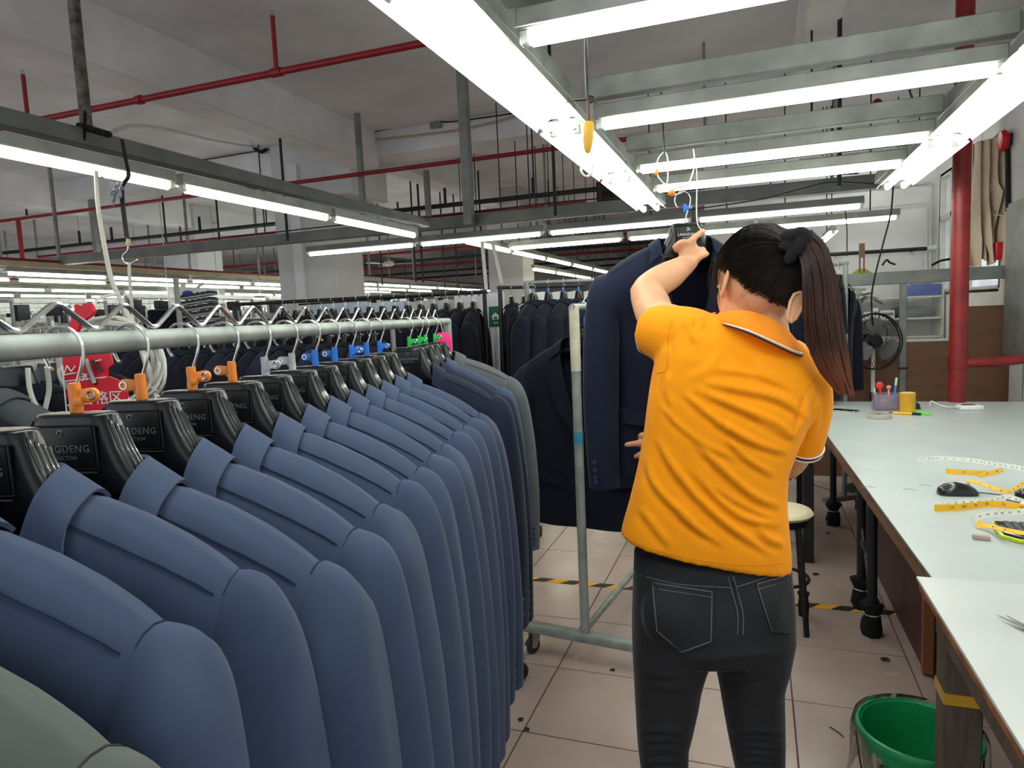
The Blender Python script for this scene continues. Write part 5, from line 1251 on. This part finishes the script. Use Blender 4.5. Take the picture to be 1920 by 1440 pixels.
for px_, yy in ((340, 455), (745, 375), (1125, 350), (650, 400), (108, 480)):
    x = PY(px_, yy, R3Y).x; MB().cyl((x, R3Y, 2.87), (x, R3Y, 3.12), .016, 8).build('riser', red_pipe, rp3, True)
dp = thing('dark_conduit', 'long dark conduit pipe crossing the hall above the long beam', 'pipe', (-5, 8.1, 2.9))
MB().cyl((-13, 8.1, 2.9), (-1.2, 8.1, 2.9), .030, 12).build('pipe', dark_steel, dp, True)
for px_, yy in ((150, 455), (210, 448), (375, 430), (835, 380), (1000, 365)):
    x = PY(px_, yy, 8.1).x; MB().cyl((x, 8.1, 2.9), (x, 8.1, 3.12), .02, 8).build('stub', dark_steel, dp, True)
for k, (Y, z) in enumerate([(13.5, 2.95), (16.5, 2.9), (19.5, 2.95)]):
    solo('sprinkler_pipe', MB().cyl((-16, Y, z), (-1, Y, z), .03, 8).cyl((-12, Y, z), (-12, Y, 3.598), .012, 6).cyl((-4, Y, z), (-4, Y, 3.598), .012, 6), red_pipe, 'distant red pipe in the hall, %s of the far three' % ORD[k], 'pipe')
    solo('dark_conduit', MB().cyl((-16, Y+.8, z-.12), (-1, Y+.8, z-.12), .03, 8).cyl((-11, Y+.8, z-.12), (-11, Y+.8, 3.6), .012, 6).cyl((-3, Y+.8, z-.12), (-3, Y+.8, 3.6), .012, 6), dark_steel, 'distant dark pipe in the hall, %s of the far three' % ORD[k], 'pipe')
rods = [(530, 197, 453, 5.45, .013, dark_steel), (998, 180, 372, 5.5, .007, dark_steel), (1038, 217, 405, 5.45, .014, dark_steel), (45, 307, 405, 7.02, .014, dark_steel), (309, 388, 456, 8.1, .014, dark_steel), (409, 373, 467, 8.1, .014, dark_steel), (490, 255, 440, 6.8, .008, dark_steel), (499, 395, 420, 8.1, .01, dark_steel), (891, 290, 400, 8.5, .007, dark_steel), (1022, 285, 408, 8.5, .016, grey_paint), (862, 300, 400, 8.6, .006, dark_steel), (1574, 40, 350, 4.9, .014, dark_steel), (1522, 90, 240, 5.0, .007, dark_steel), (1565, 205, 235, 6.0, .012, grey_paint), (1322, 245, 270, 6.0, .012, grey_paint), (1445, 330, 360, 6.2, .005, dark_steel), (1560, 325, 345, 8, .02, grey_paint), (715, 470, 535, 9.5, .012, dark_steel), (778, 460, 530, 9.5, .014, dark_steel), (832, 460, 540, 9.5, .012, dark_steel), (857, 480, 540, 9.5, .012, dark_steel), (792, 487, 530, 9.7, .018, dark_steel), (905, 470, 545, 9.5, .014, dark_steel)]
for i, (x, y0, y1, Y, r, m_) in enumerate(sorted(rods)):
    a, b = PY(x, y0, Y), PY(x, y1, Y); X = (a.x+b.x)/2
    lbl = '%s%s ceiling rod, %s from the left' % ('thin ' if r < .01 else '', 'dark' if m_ is dark_steel else 'grey', ORD[i] if i < 20 else 'twenty-'+ORD[i-20])
    solo('hanging_rod', MB().cyl((X, Y, b.z), (X, Y, 3.6 if (y0 <= 285 or Y > 7.5) else min(3.6, a.z+(.06 if Y > 6.8 else 0))), r, 8), m_, lbl, 'rod', 'rods hanging from the ceiling')
posts = [(876, 262, 422, 5.5, .075, 'wide grey post between the ceiling beam and the long beam'), (680, 335, 420, 6.3, .05, 'grey post at the right of the column above the left light row'), (803, 365, 415, 8.0, .06, 'short grey post behind the long beam'), (178, 380, 480, 7.2, .075, 'grey post behind the white cable on the left'), (340, 520, 745, 3.4, .034, 'grey pipe post standing behind the near rack at the left')]
for x, y0, y1, Y, w, lb in posts:
    a, b = PY(x, y0, Y), PY(x, y1, Y); X = (a.x+b.x)/2; z0 = 0 if y1 > 700 else b.z; z1 = a.z if y1 > 700 else (3.34 if Y > 6.5 else 3.6)
    solo('post', MB().bbox((X-w/2, Y-w/2, z0), (X+w/2, Y+w/2, z1)) if y1 < 700 else MB().cyl((X, Y, 0), (X, Y, z1), w/2, 14), grey_paint, lb, 'post', smooth=.7)
# loose cables
def cable(name, pts, r, m, lb, cat='cable', n=8): return solo(name, MB().tube(spline(pts, n), r, 6), m, lb, cat)
cable('cable', [PY(205, 252, 2.3), PY(230, 240, 2.7), PY(262, 236, 3.2), PY(320, 244, 4.2), PY(400, 263, 5.6), PY(478, 276, 6.9)], .012, white_cable, 'white hose arching from the left light beam to the ceiling beam')
yel = mat('yellowed_cable', '#b7a888', .5, var=.1)
cable('cable', [PY(480, 274, 6.93), PY(560, 270, 6.95), PY(640, 266, 6.95), PY(740, 258, 6.95), PY(850, 245, 6.95), PY(930, 228, 6.95), PY(1010, 203, 6.95)], .012, yel, 'yellowed cable running along the ceiling cross beam')
cable('cable', [PY(380, 300, 6.96), PY(490, 282, 6.96), PY(640, 258, 6.96), PY(800, 228, 6.96), PY(850, 228, 6.96), PY(1020, 204, 6.96)], .008, black_cable, 'black cable running along the ceiling cross beam')
cable('cable', [PY(500, 280, 6.9), PY(488, 285, 6.9), PY(470, 272, 6.9)], .02, black_cloth, 'black taped cable joint at the end of the white hose')
p = PY(817, 233, 6.96); solo('junction_box', MB().box(p, (.13, .04, .08)), grey_paint, 'small grey junction box on the ceiling cross beam', 'box', bevel=.004)
cable('cable', [(-5, LY-.02, TZ+.235), (-3.8, LY-.02, TZ+.245), (-2.6, LY-.02, TZ+.235), (-1.6, LY-.02, TZ+.25), (-.6, LY-.02, TZ+.235), (.2, LY-.02, TZ+.26), (.7, LY-.02, TZ+.235)], .006, black_cable, 'black cable lying along the top of the long dark beam')
cable('cable', [PY(1280, 395, 5.2), PY(1420, 375, 5.2), PY(1500, 355, 5.2), PY(1560, 342, 5.2), PY(1640, 345, 5.2)], .005, black_cable, 'thin black cable looping above the beam at the right')
cable('cable', [PY(1675, 345, 5.4), PY(1670, 400, 5.4), PY(1655, 460, 5.45), PY(1640, 520, 5.5), PY(1634, 560, 5.55), PY(1637, 610, 5.6)], .006, black_cable, 'thin black power cable dropping to the standing fan')
cable('cable', [PY(1585, 395, 5.3), PY(1588, 430, 5.3), PY(1588, 480, 5.3)], .004, black_cable, 'thin wire beside the pony tail hanging from the light')
cable('cable', [PY(1705, 168, 4.6), PY(1712, 185, 4.6), PY(1735, 200, 4.6), PY(1745, 212, 4.6)], .006, dark_steel, 'short dark wire looping near the right light row')
cable('cable', [PX(1920, 22, 1.88), PX(1860, 55, 1.88), PX(1840, 62, 1.88)], .008, dark_steel, 'dark wire along the wall at the top right corner')
# rusty hanging pipe and its black tape
rust = mat('rusty_pipe', '#6d6964', .65, .3, var=.5, vscale=30, dark='#3a332e')
a = PY(161, 225, 2.2); solo('hanging_pipe', MB().cyl((a.x, 2.2, TZ+.18), (a.x-.0, 2.2, 3.6), .024, 14), rust, 'stained steel pipe holding up the left light beam', 'pipe')
b0 = PY(150, 236, 2.17); b1 = PY(203, 252, 2.17)
tb = thing('tape_tie', 'black tape tie wrapped under the stained steel pipe', 'tie', b0); MB().tube([(0, 0, 0), b1-b0], .020, 8, flat=.7).build('wrap', black_cloth, tb); MB().tube([Vector((.05, -.01, .05)), Vector((.04, -.02, -.07))], .008, 6, flat=.4).build('tail', black_cloth, tb)
# strap with the chrome hook on the left
d_ = 2.15
P_ = lambda x, y, d: PF(x, y, d)
sk = thing('hook_strap', 'black strap with a chrome hook hanging from the left light row', 'hook', P_(240, 450, 2.9)); o_ = sk.location
def rel(pts): return [p-o_ for p in pts]
MB().tube(rel(spline([P_(229, 262, 2.9), P_(236, 300, 2.88), P_(241, 330, 2.86), P_(229, 350, 2.87), P_(231, 390, 2.9), P_(238, 445, 2.9)], 5)), .010, 8, flat=.35).build('strap', black_cable, sk)
MB().cyl(P_(241, 448, 2.9)-o_, P_(240, 460, 2.9)-o_, .009, 10).build('cap', cream_m, sk)
MB().tube(rel(spline([P_(240, 462, 2.9), P_(239, 470, 2.9), P_(231, 478, 2.9), P_(230, 486, 2.9), P_(236, 493, 2.9), P_(246, 494, 2.9), P_(257, 487, 2.9)], 5)), .0035, 8).build('hook', chrome, sk)
kn = MB(); rn = random.Random(8)
for i in range(9): kn.tube(spline([P_(224+rn.uniform(-4, 6), 345+rn.uniform(-6, 6), 2.85), P_(222+rn.uniform(-14, 12), 352+rn.uniform(-14, 14), 2.84), P_(216+rn.uniform(-8, 10), 362+rn.uniform(-4, 24), 2.85)], 3), .006, 6, flat=.3)
kn.tube(spline([P_(190, 330, 2.86), P_(205, 342, 2.85), P_(220, 350, 2.85)], 4), .006, 6, flat=.3)
film2 = mat('plastic_strip', '#b9c4d4', .2, var=.1, trans=.4)
c = P_(222, 352, 2.85); kt = put('plastic_knot', MB().add([v-o_ for v in kn.v], kn.f).mesh('plastic_knot', film2), sk)
cable('cord', [P_(242, 492, 2.9), P_(243, 520, 2.9), P_(246, 560, 2.9), P_(249, 590, 2.9), P_(252, 640, 2.85)], .007, white_cable, 'white cord hanging from the chrome hook on the left', 'cord')
WD = 1.75
cable('cable', [P_(180, 322, 2.85), P_(183, 380, 2.75), P_(192, 440, 2.6), P_(208, 520, 2.4), P_(230, 570, 2.2), P_(248, 610, 2.0), P_(268, 660, WD), P_(285, 720, WD), P_(298, 770, WD), P_(290, 830, WD)], .008, white_cable, 'white cable dropping from the left light row behind the near rack')
coil = thing('cable_coil', 'coil of white cable hung behind the near rack beside the red sign', 'cable', P_(200, 680, WD)); o_ = coil.location
for i in range(6):
    cx_, cy__, rx, rz_ = 200+i*2, 680+(i % 3)*4, 86+i*3.2, 82+(i % 2)*7-i
    MB().tube([P_(cx_+rx*math.cos(2*PI*j/36)+3*math.sin(j*.9+i), cy__+rz_*math.sin(2*PI*j/36), WD+.012*math.sin(j*.7+i*2))-o_ for j in range(36)], .0048, 6, closed=True).build('cable_turn', white_cable, coil)
cable('cable', [P_(52, 690, 1.6), P_(56, 730, 1.6), P_(70, 765, 1.6), P_(100, 800, 1.6)], .006, white_cable, 'white cable loop hanging left of the coil below the near rack rail')
cable('cable', [P_(88, 688, 1.6), P_(92, 730, 1.62), P_(84, 770, 1.62), P_(82, 800, 1.62)], .006, white_cable, 'second white cable hanging left of the coil below the near rack rail')
# red inspection sign
SD = 1.62
sg = thing('inspection_sign', 'red plastic inspection sign with white Chinese lettering behind the near rack', 'sign', P_(178, 730, SD)); o_ = sg.location; sg_x = (P_(179, 730, SD)-P_(178, 730, SD)).length
sg.rotation_euler = (0, 0, YAW)
u_ = sg_x
L2 = lambda pts: [((x-178)*u_, (730-y)*u_) for x, y in pts]
ell_ = [(183+57*math.cos(2*PI*k/36), 738+35*math.sin(2*PI*k/36)) for k in range(36)]
MB().prism(L2(ell_), .008, 'xz', (0, -.006, 0)).build('oval_plate', red_pl, sg, bevel=.001, bseg=1)
MB().prism(L2([(123, 665), (214, 662), (217, 684), (206, 692), (204, 708), (123, 712)]), .006, 'xz').build('upper_plate', red_pl, sg, bevel=.001, bseg=1)
MB().prism(L2([(124, 700), (238, 744), (232, 800), (125, 800)]), .004, 'xz', (0, .004, 0)).build('back_plate', red_pl, sg, bevel=.001, bseg=1)
wl = MB()
for a, b in (((125, 698), (124, 795)), ((128, 700), (150, 697)), ((128, 697), (134, 683)), ((134, 683), (141, 694)), ((141, 694), (150, 684)), ((150, 710), (168, 702)), ((160, 699), (170, 703)), ((170, 699), (160, 713)), ((168, 700), (169, 712)), ((188, 677), (200, 675)), ((128, 712), (205, 708))):
    wl.tube([((a[0]-178)*u_, -.0075, (730-a[1])*u_), ((b[0]-178)*u_, -.0075, (730-b[1])*u_)], .0016, 5)
wl.build('white_lines', letter_w, sg)
MB().tube([((183+60*math.cos(t)-178)*u_, -.006, (730-(745+30*math.sin(t)))*u_) for t in [.15+i*.2 for i in range(14)]], .0022, 6).build('white_rim', letter_w, sg)
tx = text_mesh('合格区', 27*u_, .0006, letter_w); o = put('lettering', tx, sg); o.rotation_euler = rotx; o.location = ((192-178)*u_, -.0075, (730-748)*u_)
MB().cyl(((184-178)*u_, -.008, (730-718)*u_), ((184-178)*u_, .0, (730-718)*u_), .0045, 12).build('rivet_hole', rubber, sg)
MB().tube([((173-178)*u_, -.012, (730-672)*u_), ((184-178)*u_, -.012, (730-718)*u_)], .005, 8).build('pin', galv, sg)
MB().tube([((184-178)*u_, -.010, (730-676)*u_), ((199-178)*u_, -.010, (730-697)*u_)], .006, 8, flat=.5).build('black_bar', rubber, sg)
rf = thing('red_sign_stand', 'red plastic bracket with a hooked top poking above the near rack rail', 'bracket', P_(150, 600, SD)); o_ = rf.location; rf.rotation_euler = (0, 0, YAW)
L3 = lambda pts: [((x-150)*u_, (600-y)*u_) for x, y in pts]
MB().prism(L3([(127, 612), (141, 580), (141, 572), (146, 570), (150, 574), (158, 573), (160, 569), (172, 570), (176, 580), (179, 583), (174, 592), (150, 606), (135, 640), (120, 640)]), .012, 'xz').build('bracket_plate', red_pl, rf, bevel=.0015, bseg=1)
cable('wire', [P_(172, 573, 1.63), P_(190, 558, 1.7), P_(222, 551, 1.8)], .004, white_cable, 'white wire from the red bracket above the near rack', 'wire')
# yellow wrapped hook hanging at the top centre
D1 = 1.75
yh = thing('hanging_hook', 'chrome hook with yellow taped wrap hanging from a black twisted strap', 'hook', P_(1104, 300, D1)); o_ = yh.location
for s in (-2.5, 2.5): MB().tube(rel(spline([P_(1093+s, -60, D1), P_(1095+s, 0, D1), P_(1098+s*.2, 45, D1), P_(1099+s, 80, D1), P_(1101+s, 140, D1), P_(1102, 186, D1)], 6)), .0055, 8, flat=.5).build('strap', black_cable, yh)
MB().cyl(P_(1098, 40, D1)-o_, P_(1098, 54, D1)-o_, .007, 10).build('tape_band', yellow_t, yh)
MB().torus(P_(1108, 185, D1)-o_, .0075, .0035, FW, 14, 6).build('knot_loop', black_cable, yh)
MB().tube(rel(spline([P_(1060, 192, D1), P_(1080, 188, D1), P_(1100, 186, D1), P_(1110, 184, D1)], 4)), [.001]*4+[.003]*9, 6).build('knot_tail', black_cable, yh)
MB().tube(rel([P_(1102, 186, D1), P_(1104, 210, D1), P_(1104, 234, D1)]), .004, 8).build('cord', mat('brown_cord', '#5b3b36', .7, var=0), yh)
rg = []
rn = random.Random(4)
for y, w in ((228, 8), (234, 10), (250, 10), (262, 9.5), (275, 8), (284, 5), (288, 2)):
    c = P_(1104-.0*y+(y-228)*-.03, y, D1)-o_; k = w/FPX*D1; rg.append([c+XR*math.cos(2*PI*j/14)*k*rn.uniform(.85, 1.12)+FW*math.sin(2*PI*j/14)*k*.6 for j in range(14)])
MB().loft(rg).build('tape_wrap', yellow_t, yh, smooth=.35)
MB().tube(rel(spline([P_(1108, 284, D1), P_(1112, 295, D1), P_(1113, 312, D1), P_(1108, 326, D1), P_(1099, 331, D1), P_(1091, 325, D1), P_(1089, 314, D1)], 6)), .0032, 8).build('hook', chrome, yh)
D2 = 2.75
bh = thing('hanging_loop', 'black strap with a white wire ring hanging from the nearer cross light', 'strap', P_(1246, 300, D2)); o_ = bh.location
MB().tube(rel([P_(1239, 158, D2), P_(1242, 215, D2), P_(1246, 288, D2)]), .008, 8, flat=.4).build('strap', black_cable, bh)
MB().tube(rel(spline([P_(1246, 284, D2), P_(1234, 298, D2), P_(1231, 325, D2), P_(1250, 345, D2), P_(1252, 300, D2), P_(1247, 285, D2)], 5)), .003, 6).build('wire_ring', white_cable, bh)
MB().ell(P_(1231, 323, D2)-o_, (.010, .007, .012), 10, 8).build('orange_bead', or_clip, bh)
D3 = 1.86
wr_ = thing('wire_hook', 'bent white wire loop carrying the held jacket hanger', 'wire', P_(1290, 340, D3)); o_ = wr_.location
MB().tube(rel(spline([P_(1300, 280, 2.3), P_(1302, 310, 2.0), P_(1290, 345, D3), P_(1270, 352, D3), P_(1258, 360, D3), P_(1262, 366, D3), P_(1280, 360, D3+.0)], 6)), .0025, 6).build('wire', white_cable, wr_)
MB().tube(rel(spline([P_(1305, 300, 2.2), P_(1307, 340, 2.0), P_(1306, 390, 1.9), P_(1308, 420, 1.84), P_(1320, 436, 1.80)], 6)), .0016, 6).build('thin_wire', white_cable, wr_)
MB().ell(P_(1259, 362, D3)-o_, (.010, .007, .009), 10, 8).build('orange_wrap', or_clip, wr_)
# black wall panel and hall fans
p = PY(1165, 368, 8.7); solo('dark_board', MB().box(p, (.62, .08, .40)), rubber, 'black rectangular board hanging above the long beam in the middle', 'board', bevel=.01)
def fan(px_, py_, Y, lb):
    p = PY(px_, py_, Y); t = thing('ceiling_fan', lb, 'fan', p)
    MB().cyl((0, 0, .05), (0, 0, 3.6-p.z), .012, 8).build('down_rod', grey_paint, t); MB().lathe([(.03, .1), (.11, .06), (.12, .0), (.06, -.04)], 18).build('motor', white_paint, t)
    for i in range(3):
        a = .3+i*2*PI/3; MB().box(Vector((math.cos(a)*.40, math.sin(a)*.40, .01)), (.58, .11, .01), Matrix.Rotation(a, 3, 'Z') @ Matrix.Rotation(.15, 3, 'X')).build('blade', white_paint, t, bevel=.003, bseg=1)
fan(338, 425, 9.6, 'white ceiling fan above the left part of the hall'); fan(730, 496, 13.5, 'white ceiling fan in the distance right of the column'); fan(510, 452, 13.8, 'distant ceiling fan behind the column edge')
# ================================================================== CLOTHS, SIGNS AND THE FAR HALL
def sheet(name, x0, x1, y0, y1, dist, m, lb, cat='cloth', amp=.02, seed=0, fr=22):
    a, b = PF(x0, y0[0], dist), PF(x1, y0[1], dist+.0); H_ = (y1-(y0[0]+y0[1])/2)/FPX*dist*1.0; rows = []
    for j in range(14):
        t = j/13; rows.append([a.lerp(b, i/40)+FW*(amp*(.3+t)*math.sin(i/40*fr+seed+.5*math.sin(t*4)))-ZU*(H_*t+.006*math.sin(i*.7+seed)) for i in range(41)])
    return solo(name, MB().grid(rows), m, lb, cat, solid=.003, smooth=1.5)
blue_c = fabric('pale_blue_cloth', '#b9cbe2', weave=500); white_c = fabric('white_cover_cloth', '#dcdde4', weave=500)
solo('cloth_line', MB().cyl(PF(560, 571, 5.76), PF(910, 548, 5.76), .008, 8), dark_steel, 'thin dark line holding up the pale cloths behind the black rack', 'line')
sheet('hanging_cloth', 583, 757, (573, 564), 660, 5.75, blue_c, 'pale blue cloth hung behind the black rack across the back', seed=1)
sheet('hanging_cloth', 752, 862, (566, 560), 650, 5.8, mat('clear_cover', '#c5ced0', .3, var=.15, trans=.3), 'clear plastic cover hung to the right of the pale blue cloth', seed=2)
sheet('hanging_cloth', 852, 906, (556, 552), 760, 5.6, white_c, 'white gathered cloth at the right end of the black rack', seed=3, fr=30, amp=.03)
sheet('hanging_cloth', 908, 945, (550, 548), 830, 5.75, white_c, 'white cover sheet carrying the green sign', seed=4)
sheet('hanging_cloth', 985, 1125, (549, 545), 600, 6.5, white_c, 'white cloth row behind the tall grey rack jackets', seed=5)
sheet('hanging_cloth', 940, 968, (810, 810), 900, 5.6, white_c, 'grey white cloth edge below the tall dark rack', seed=6)
gs = thing('green_sign', 'dark green card sign with a white house emblem on the white cover sheet', 'sign', PF(929, 594, 5.55), YAW-.05)
k = 5.55/FPX; dg_ = mat('dark_green_card', '#0f5a3c', .6, var=.03)
MB().prism([(-13*k, -19*k), (11*k, -19*k), (13*k, 20*k), (-12*k, 19*k)], .01, 'xz').build('card', dg_, gs, bevel=.001, bseg=1)
MB().prism([(-6*k, -5*k), (6*k, -5*k), (6*k, 1*k), (8*k, 1*k), (0, 8*k), (-8*k, 1*k), (-6*k, 1*k)], .004, 'xz', (0, -.004, 0)).build('house_emblem', letter_w, gs)
MB().prism([(-3*k, -4*k), (3*k, -4*k), (3*k, 0), (-3*k, 0)], .003, 'xz', (0, -.0065, 0)).build('emblem_cut', dg_, gs)
MB().prism([(-4*k, -12*k), (5*k, -12*k), (5*k, -10.5*k), (-4*k, -10.5*k)], .002, 'xz', (0, -.002, 0)).build('small_line', letter_w, gs)
g2 = thing('green_sign', 'small dark green card with a white border among the tall rack jackets', 'sign', PF(980, 582, 4.55), YAW-.3); k = 4.55/FPX
MB().prism([(-7*k, -16*k), (5*k, -6*k), (6*k, 14*k), (-8*k, 9*k)], .006, 'xz').build('border', letter_w, g2, bevel=.001, bseg=1); MB().prism([(-5.4*k, -12*k), (3.6*k, -4.5*k), (4.4*k, 12*k), (-6.4*k, 7.5*k)], .003, 'xz', (0, -.003, 0)).build('card', dg_, g2)
for i, (x0, y0, x1, y1) in enumerate(((904, 454, 912, 545), (924, 458, 941, 532))):
    a, b = PF(x0, y0, 5.8), PF(x1, y1, 5.8); solo('white_strap', MB().bar(a, b, .03, .006, FW), white_cable, ['left', 'right'][i]+' of two white straps hanging from the middle light row', 'strap')
# tiered stand of dark notched trays
ts = thing('tray_stand', 'white pole stand stacked with dark notched trays in the sewing hall', 'stand', (PF(375, 600, 6.2).x, PF(375, 600, 6.2).y, 0), YAW)
tray_m = mat('dark_notched_tray', '#2a2b36', .5, var=.15); zt = PF(375, 550, 6.2).z; zb = PF(375, 600, 6.2).z
MB().cyl((0, 0, 0), (0, 0, zt+.06), .012, 8).tube([(0, 0, zt+.05), (.06, 0, zt+.09)], .012, 8).build('pole', white_paint, ts)
for k in range(9):
    z = zt-.03-k*.055; MB().box((0, 0, z), (.30, .16, .006), Matrix.Rotation(-.12, 3, 'Y')).build('shelf', white_paint, ts)
    ol = [(-.15, .004)]+[(-.15+i*.025, .016+.018*(i % 2)) for i in range(13)]+[(.15, .004)]
    MB().add([v+Vector((0, -.08, z)) for v in MB().prism([(x, y+x*.12) for x, y in ol], .16, 'xz').v], MB().prism(ol, .16, 'xz').f).build('tray', tray_m, ts)
MB().ell((-.09, 0, zt+.0), (.05, .05, .03), 10, 8).build('blue_cone', mat('violet_thread', '#4a48c8', .7, var=0), ts)
# sewing workstations in rows
mach_m = mat('machine_enamel', '#c8ccca', .3, var=.06); cone_ms = [mat('thread_cone_%d' % i, h, .8, var=.05) for i, h in enumerate(('#e4e2dc', '#27304e', '#a33a3a', '#5c8a6a'))]
ws = thing('sewing_station', 'sewing machine workstation in the far hall, first station of the first row', 'workstation', (0, 0, 0))
MB().bbox((-.55, -.28, .74), (.55, .28, .78)).build('table_top', white_paint, ws, bevel=.004, bseg=1)
for x in (-.5, .5): MB().bbox((x-.02, -.2, 0), (x+.02, .2, .04)).bbox((x-.02, -.03, .04), (x+.02, .03, .74)).build('leg_frame', grey_paint, ws)
MB().bbox((-.15, -.09, .78), (.28, .09, .83)).bbox((.12, -.07, .83), (.28, .07, 1.08)).bbox((-.20, -.06, .98), (.12, .06, 1.08)).bbox((-.20, -.05, .85), (-.13, .05, .98)).build('machine_head', mach_m, ws, bevel=.012)
MB().lathe([(.01, 0), (.065, 0), (.065, .03), (.01, .04)], 16, (.28, 0, 1.02), (1, 0, 0)).build('hand_wheel', dark_steel, ws)
MB().cyl((.45, .18, .78), (.45, .18, 1.62), .012, 8).tube([(.25, .18, 1.60), (.62, .18, 1.60)], .008, 6).tube([(.25, .18, 1.18), (.62, .18, 1.18)], .012, 6).build('thread_stand', chrome, ws)
for i, x in enumerate((.30, .57)): MB().lathe([(.05, 0), (.052, .01), (.026, .15), (.02, .155)], 12, (x, .18, 1.19)).build('thread_cone', cone_ms[i], ws)
MB().bar((-.5, .24, 1.93), (.5, .24, 1.93), .10, .06).build('tool_rail', white_paint, ws)
for x in (-.5, .5): MB().bar((x, .24, .78), (x, .24, 1.93), .03, .03).build('rail_post', grey_paint, ws)
for i, (x, z, w_, h) in enumerate(((-.38, 1.78, .16, .2), (-.15, 1.70, .10, .12), (.05, 1.80, .2, .14), (.32, 1.72, .14, .22))): MB().bbox((x-w_/2, .2, z-h/2), (x+w_/2, .27, z+h/2)).tube([(x, .24, z), (x, .24, 1.92)], .005, 5).build('hung_tool', (tray_m, white_paint, rubber, chrome)[i], ws, bevel=.01)
k = 0; first = True
for c, X in enumerate((-6.0, -7.4, -8.8, -10.2, -11.6, -13.0)):
    for r_ in range(7):
        Y = 6.6+r_*1.35+(c % 2)*.5
        if -6.2 < X < -4 and Y < 8: continue
        o = ws if first else copy_tree(ws); first = False
        o.location = (X, Y, 0); o.rotation_euler = (0, 0, R_(90)+random.Random(k).uniform(-.05, .05)); k += 1
        o['label'] = 'sewing workstation in the hall, %s of the %s row' % (ORD[r_], ORD[c]); o['group'] = 'sewing workstations in the far hall'
# hanging parcels and bundles over the benches
for i in range(16):
    rn = random.Random(70+i); X, Y = rn.uniform(-12, -6), rn.uniform(6, 14); h = rn.uniform(.18, .4); w_ = rn.uniform(.25, .6)
    t = thing('garment_bundle', 'garment bundle hung in the hall, %s along' % ORD[i], 'bundle', (X, Y, 1.35), rn.uniform(0, 3), 'garment bundles in the far hall')
    MB().bbox((-w_/2, -.06, -.25), (w_/2, .06, h)).build('bundle', [midnight, white_c, navy2, tray_m][i % 4], t, bevel=.03); MB().tube([(0, 0, h-.02), (0, 0, 2.245)], .006, 6).build('hook_wire', chrome, t)
# pole rail, ruler and bits on the back wall above the partition
p0, p1 = PY(1545, 478, 8.6), PY(1738, 466, 8.6); rl = thing('hanging_rail', 'dark pole rail with a white end cap above the office partition', 'rail', p0)
MB().cyl((0, 0, 0), p1-p0, .022, 10).build('pole', dark_steel, rl); MB().bar((.15, 0, 0), (.15, .29, 0), .02, .02).bar((p1.x-p0.x-.1, p1.y-p0.y, p1.z-p0.z), (p1.x-p0.x-.1, .29, p1.z-p0.z), .02, .02).build('wall_bracket', dark_steel, rl); MB().cyl(p1-p0, p1-p0+Vector((.09, 0, .01)), .026, 10).build('end_cap', white_paint, rl)
p0 = PY(1616, 480, 6.0); rl = thing('wooden_tool', 'brown wooden batten with red legs and a green clip above the partition', 'tool', (p0.x, 6.0, 1.66)); k = 6.3/FPX
MB().box((0, 0, 36*k), (8*k, .02, 22*k)).build('batten', wood_br, rl); MB().box((-3*k, 0, 14*k), (2*k, .01, 26*k)).box((3*k, 0, 14*k), (2*k, .01, 26*k)).build('legs', red_pipe, rl)
MB().prism([(-15*k, 0), (15*k, 0), (5*k, 8*k), (-5*k, 8*k)], .02, 'xz').build('clip', mat('olive_clip', '#8a9a3a', .5, var=0), rl)
p0 = PY(1665, 497, 6.0); solo('cable_hook', MB().tube(spline([p0+Vector((-.04, 0, 0)), p0+Vector((-.01, 0, .04)), p0+Vector((.01, 0, .02)), p0+Vector((.05, 0, .0))], 5), .008, 6), rubber, 'small black hook shape on the partition rail', 'hook')
p0 = PY(1770, 496, 6.0); solo('black_bracket', MB().tube(spline([p0+Vector((-.08, 0, -.0)), p0+Vector((-.02, 0, .03)), p0+Vector((.06, 0, .04))], 5), .010, 6), rubber, 'small black bracket on the partition rail left of the red pipe', 'bracket')

fixture((.45, 8.3), (1.65, 8.3), 'second added fill tube light deep inside the glazed office', None, z=2.95, rods=True)  # second extra lamp, added to lift the office back wall further
fixture((.45, 7.3), (1.65, 7.3), 'added fill tube light inside the glazed office behind the beams', None, z=2.95, rods=True)  # extra lamp added to brighten the room behind the glass
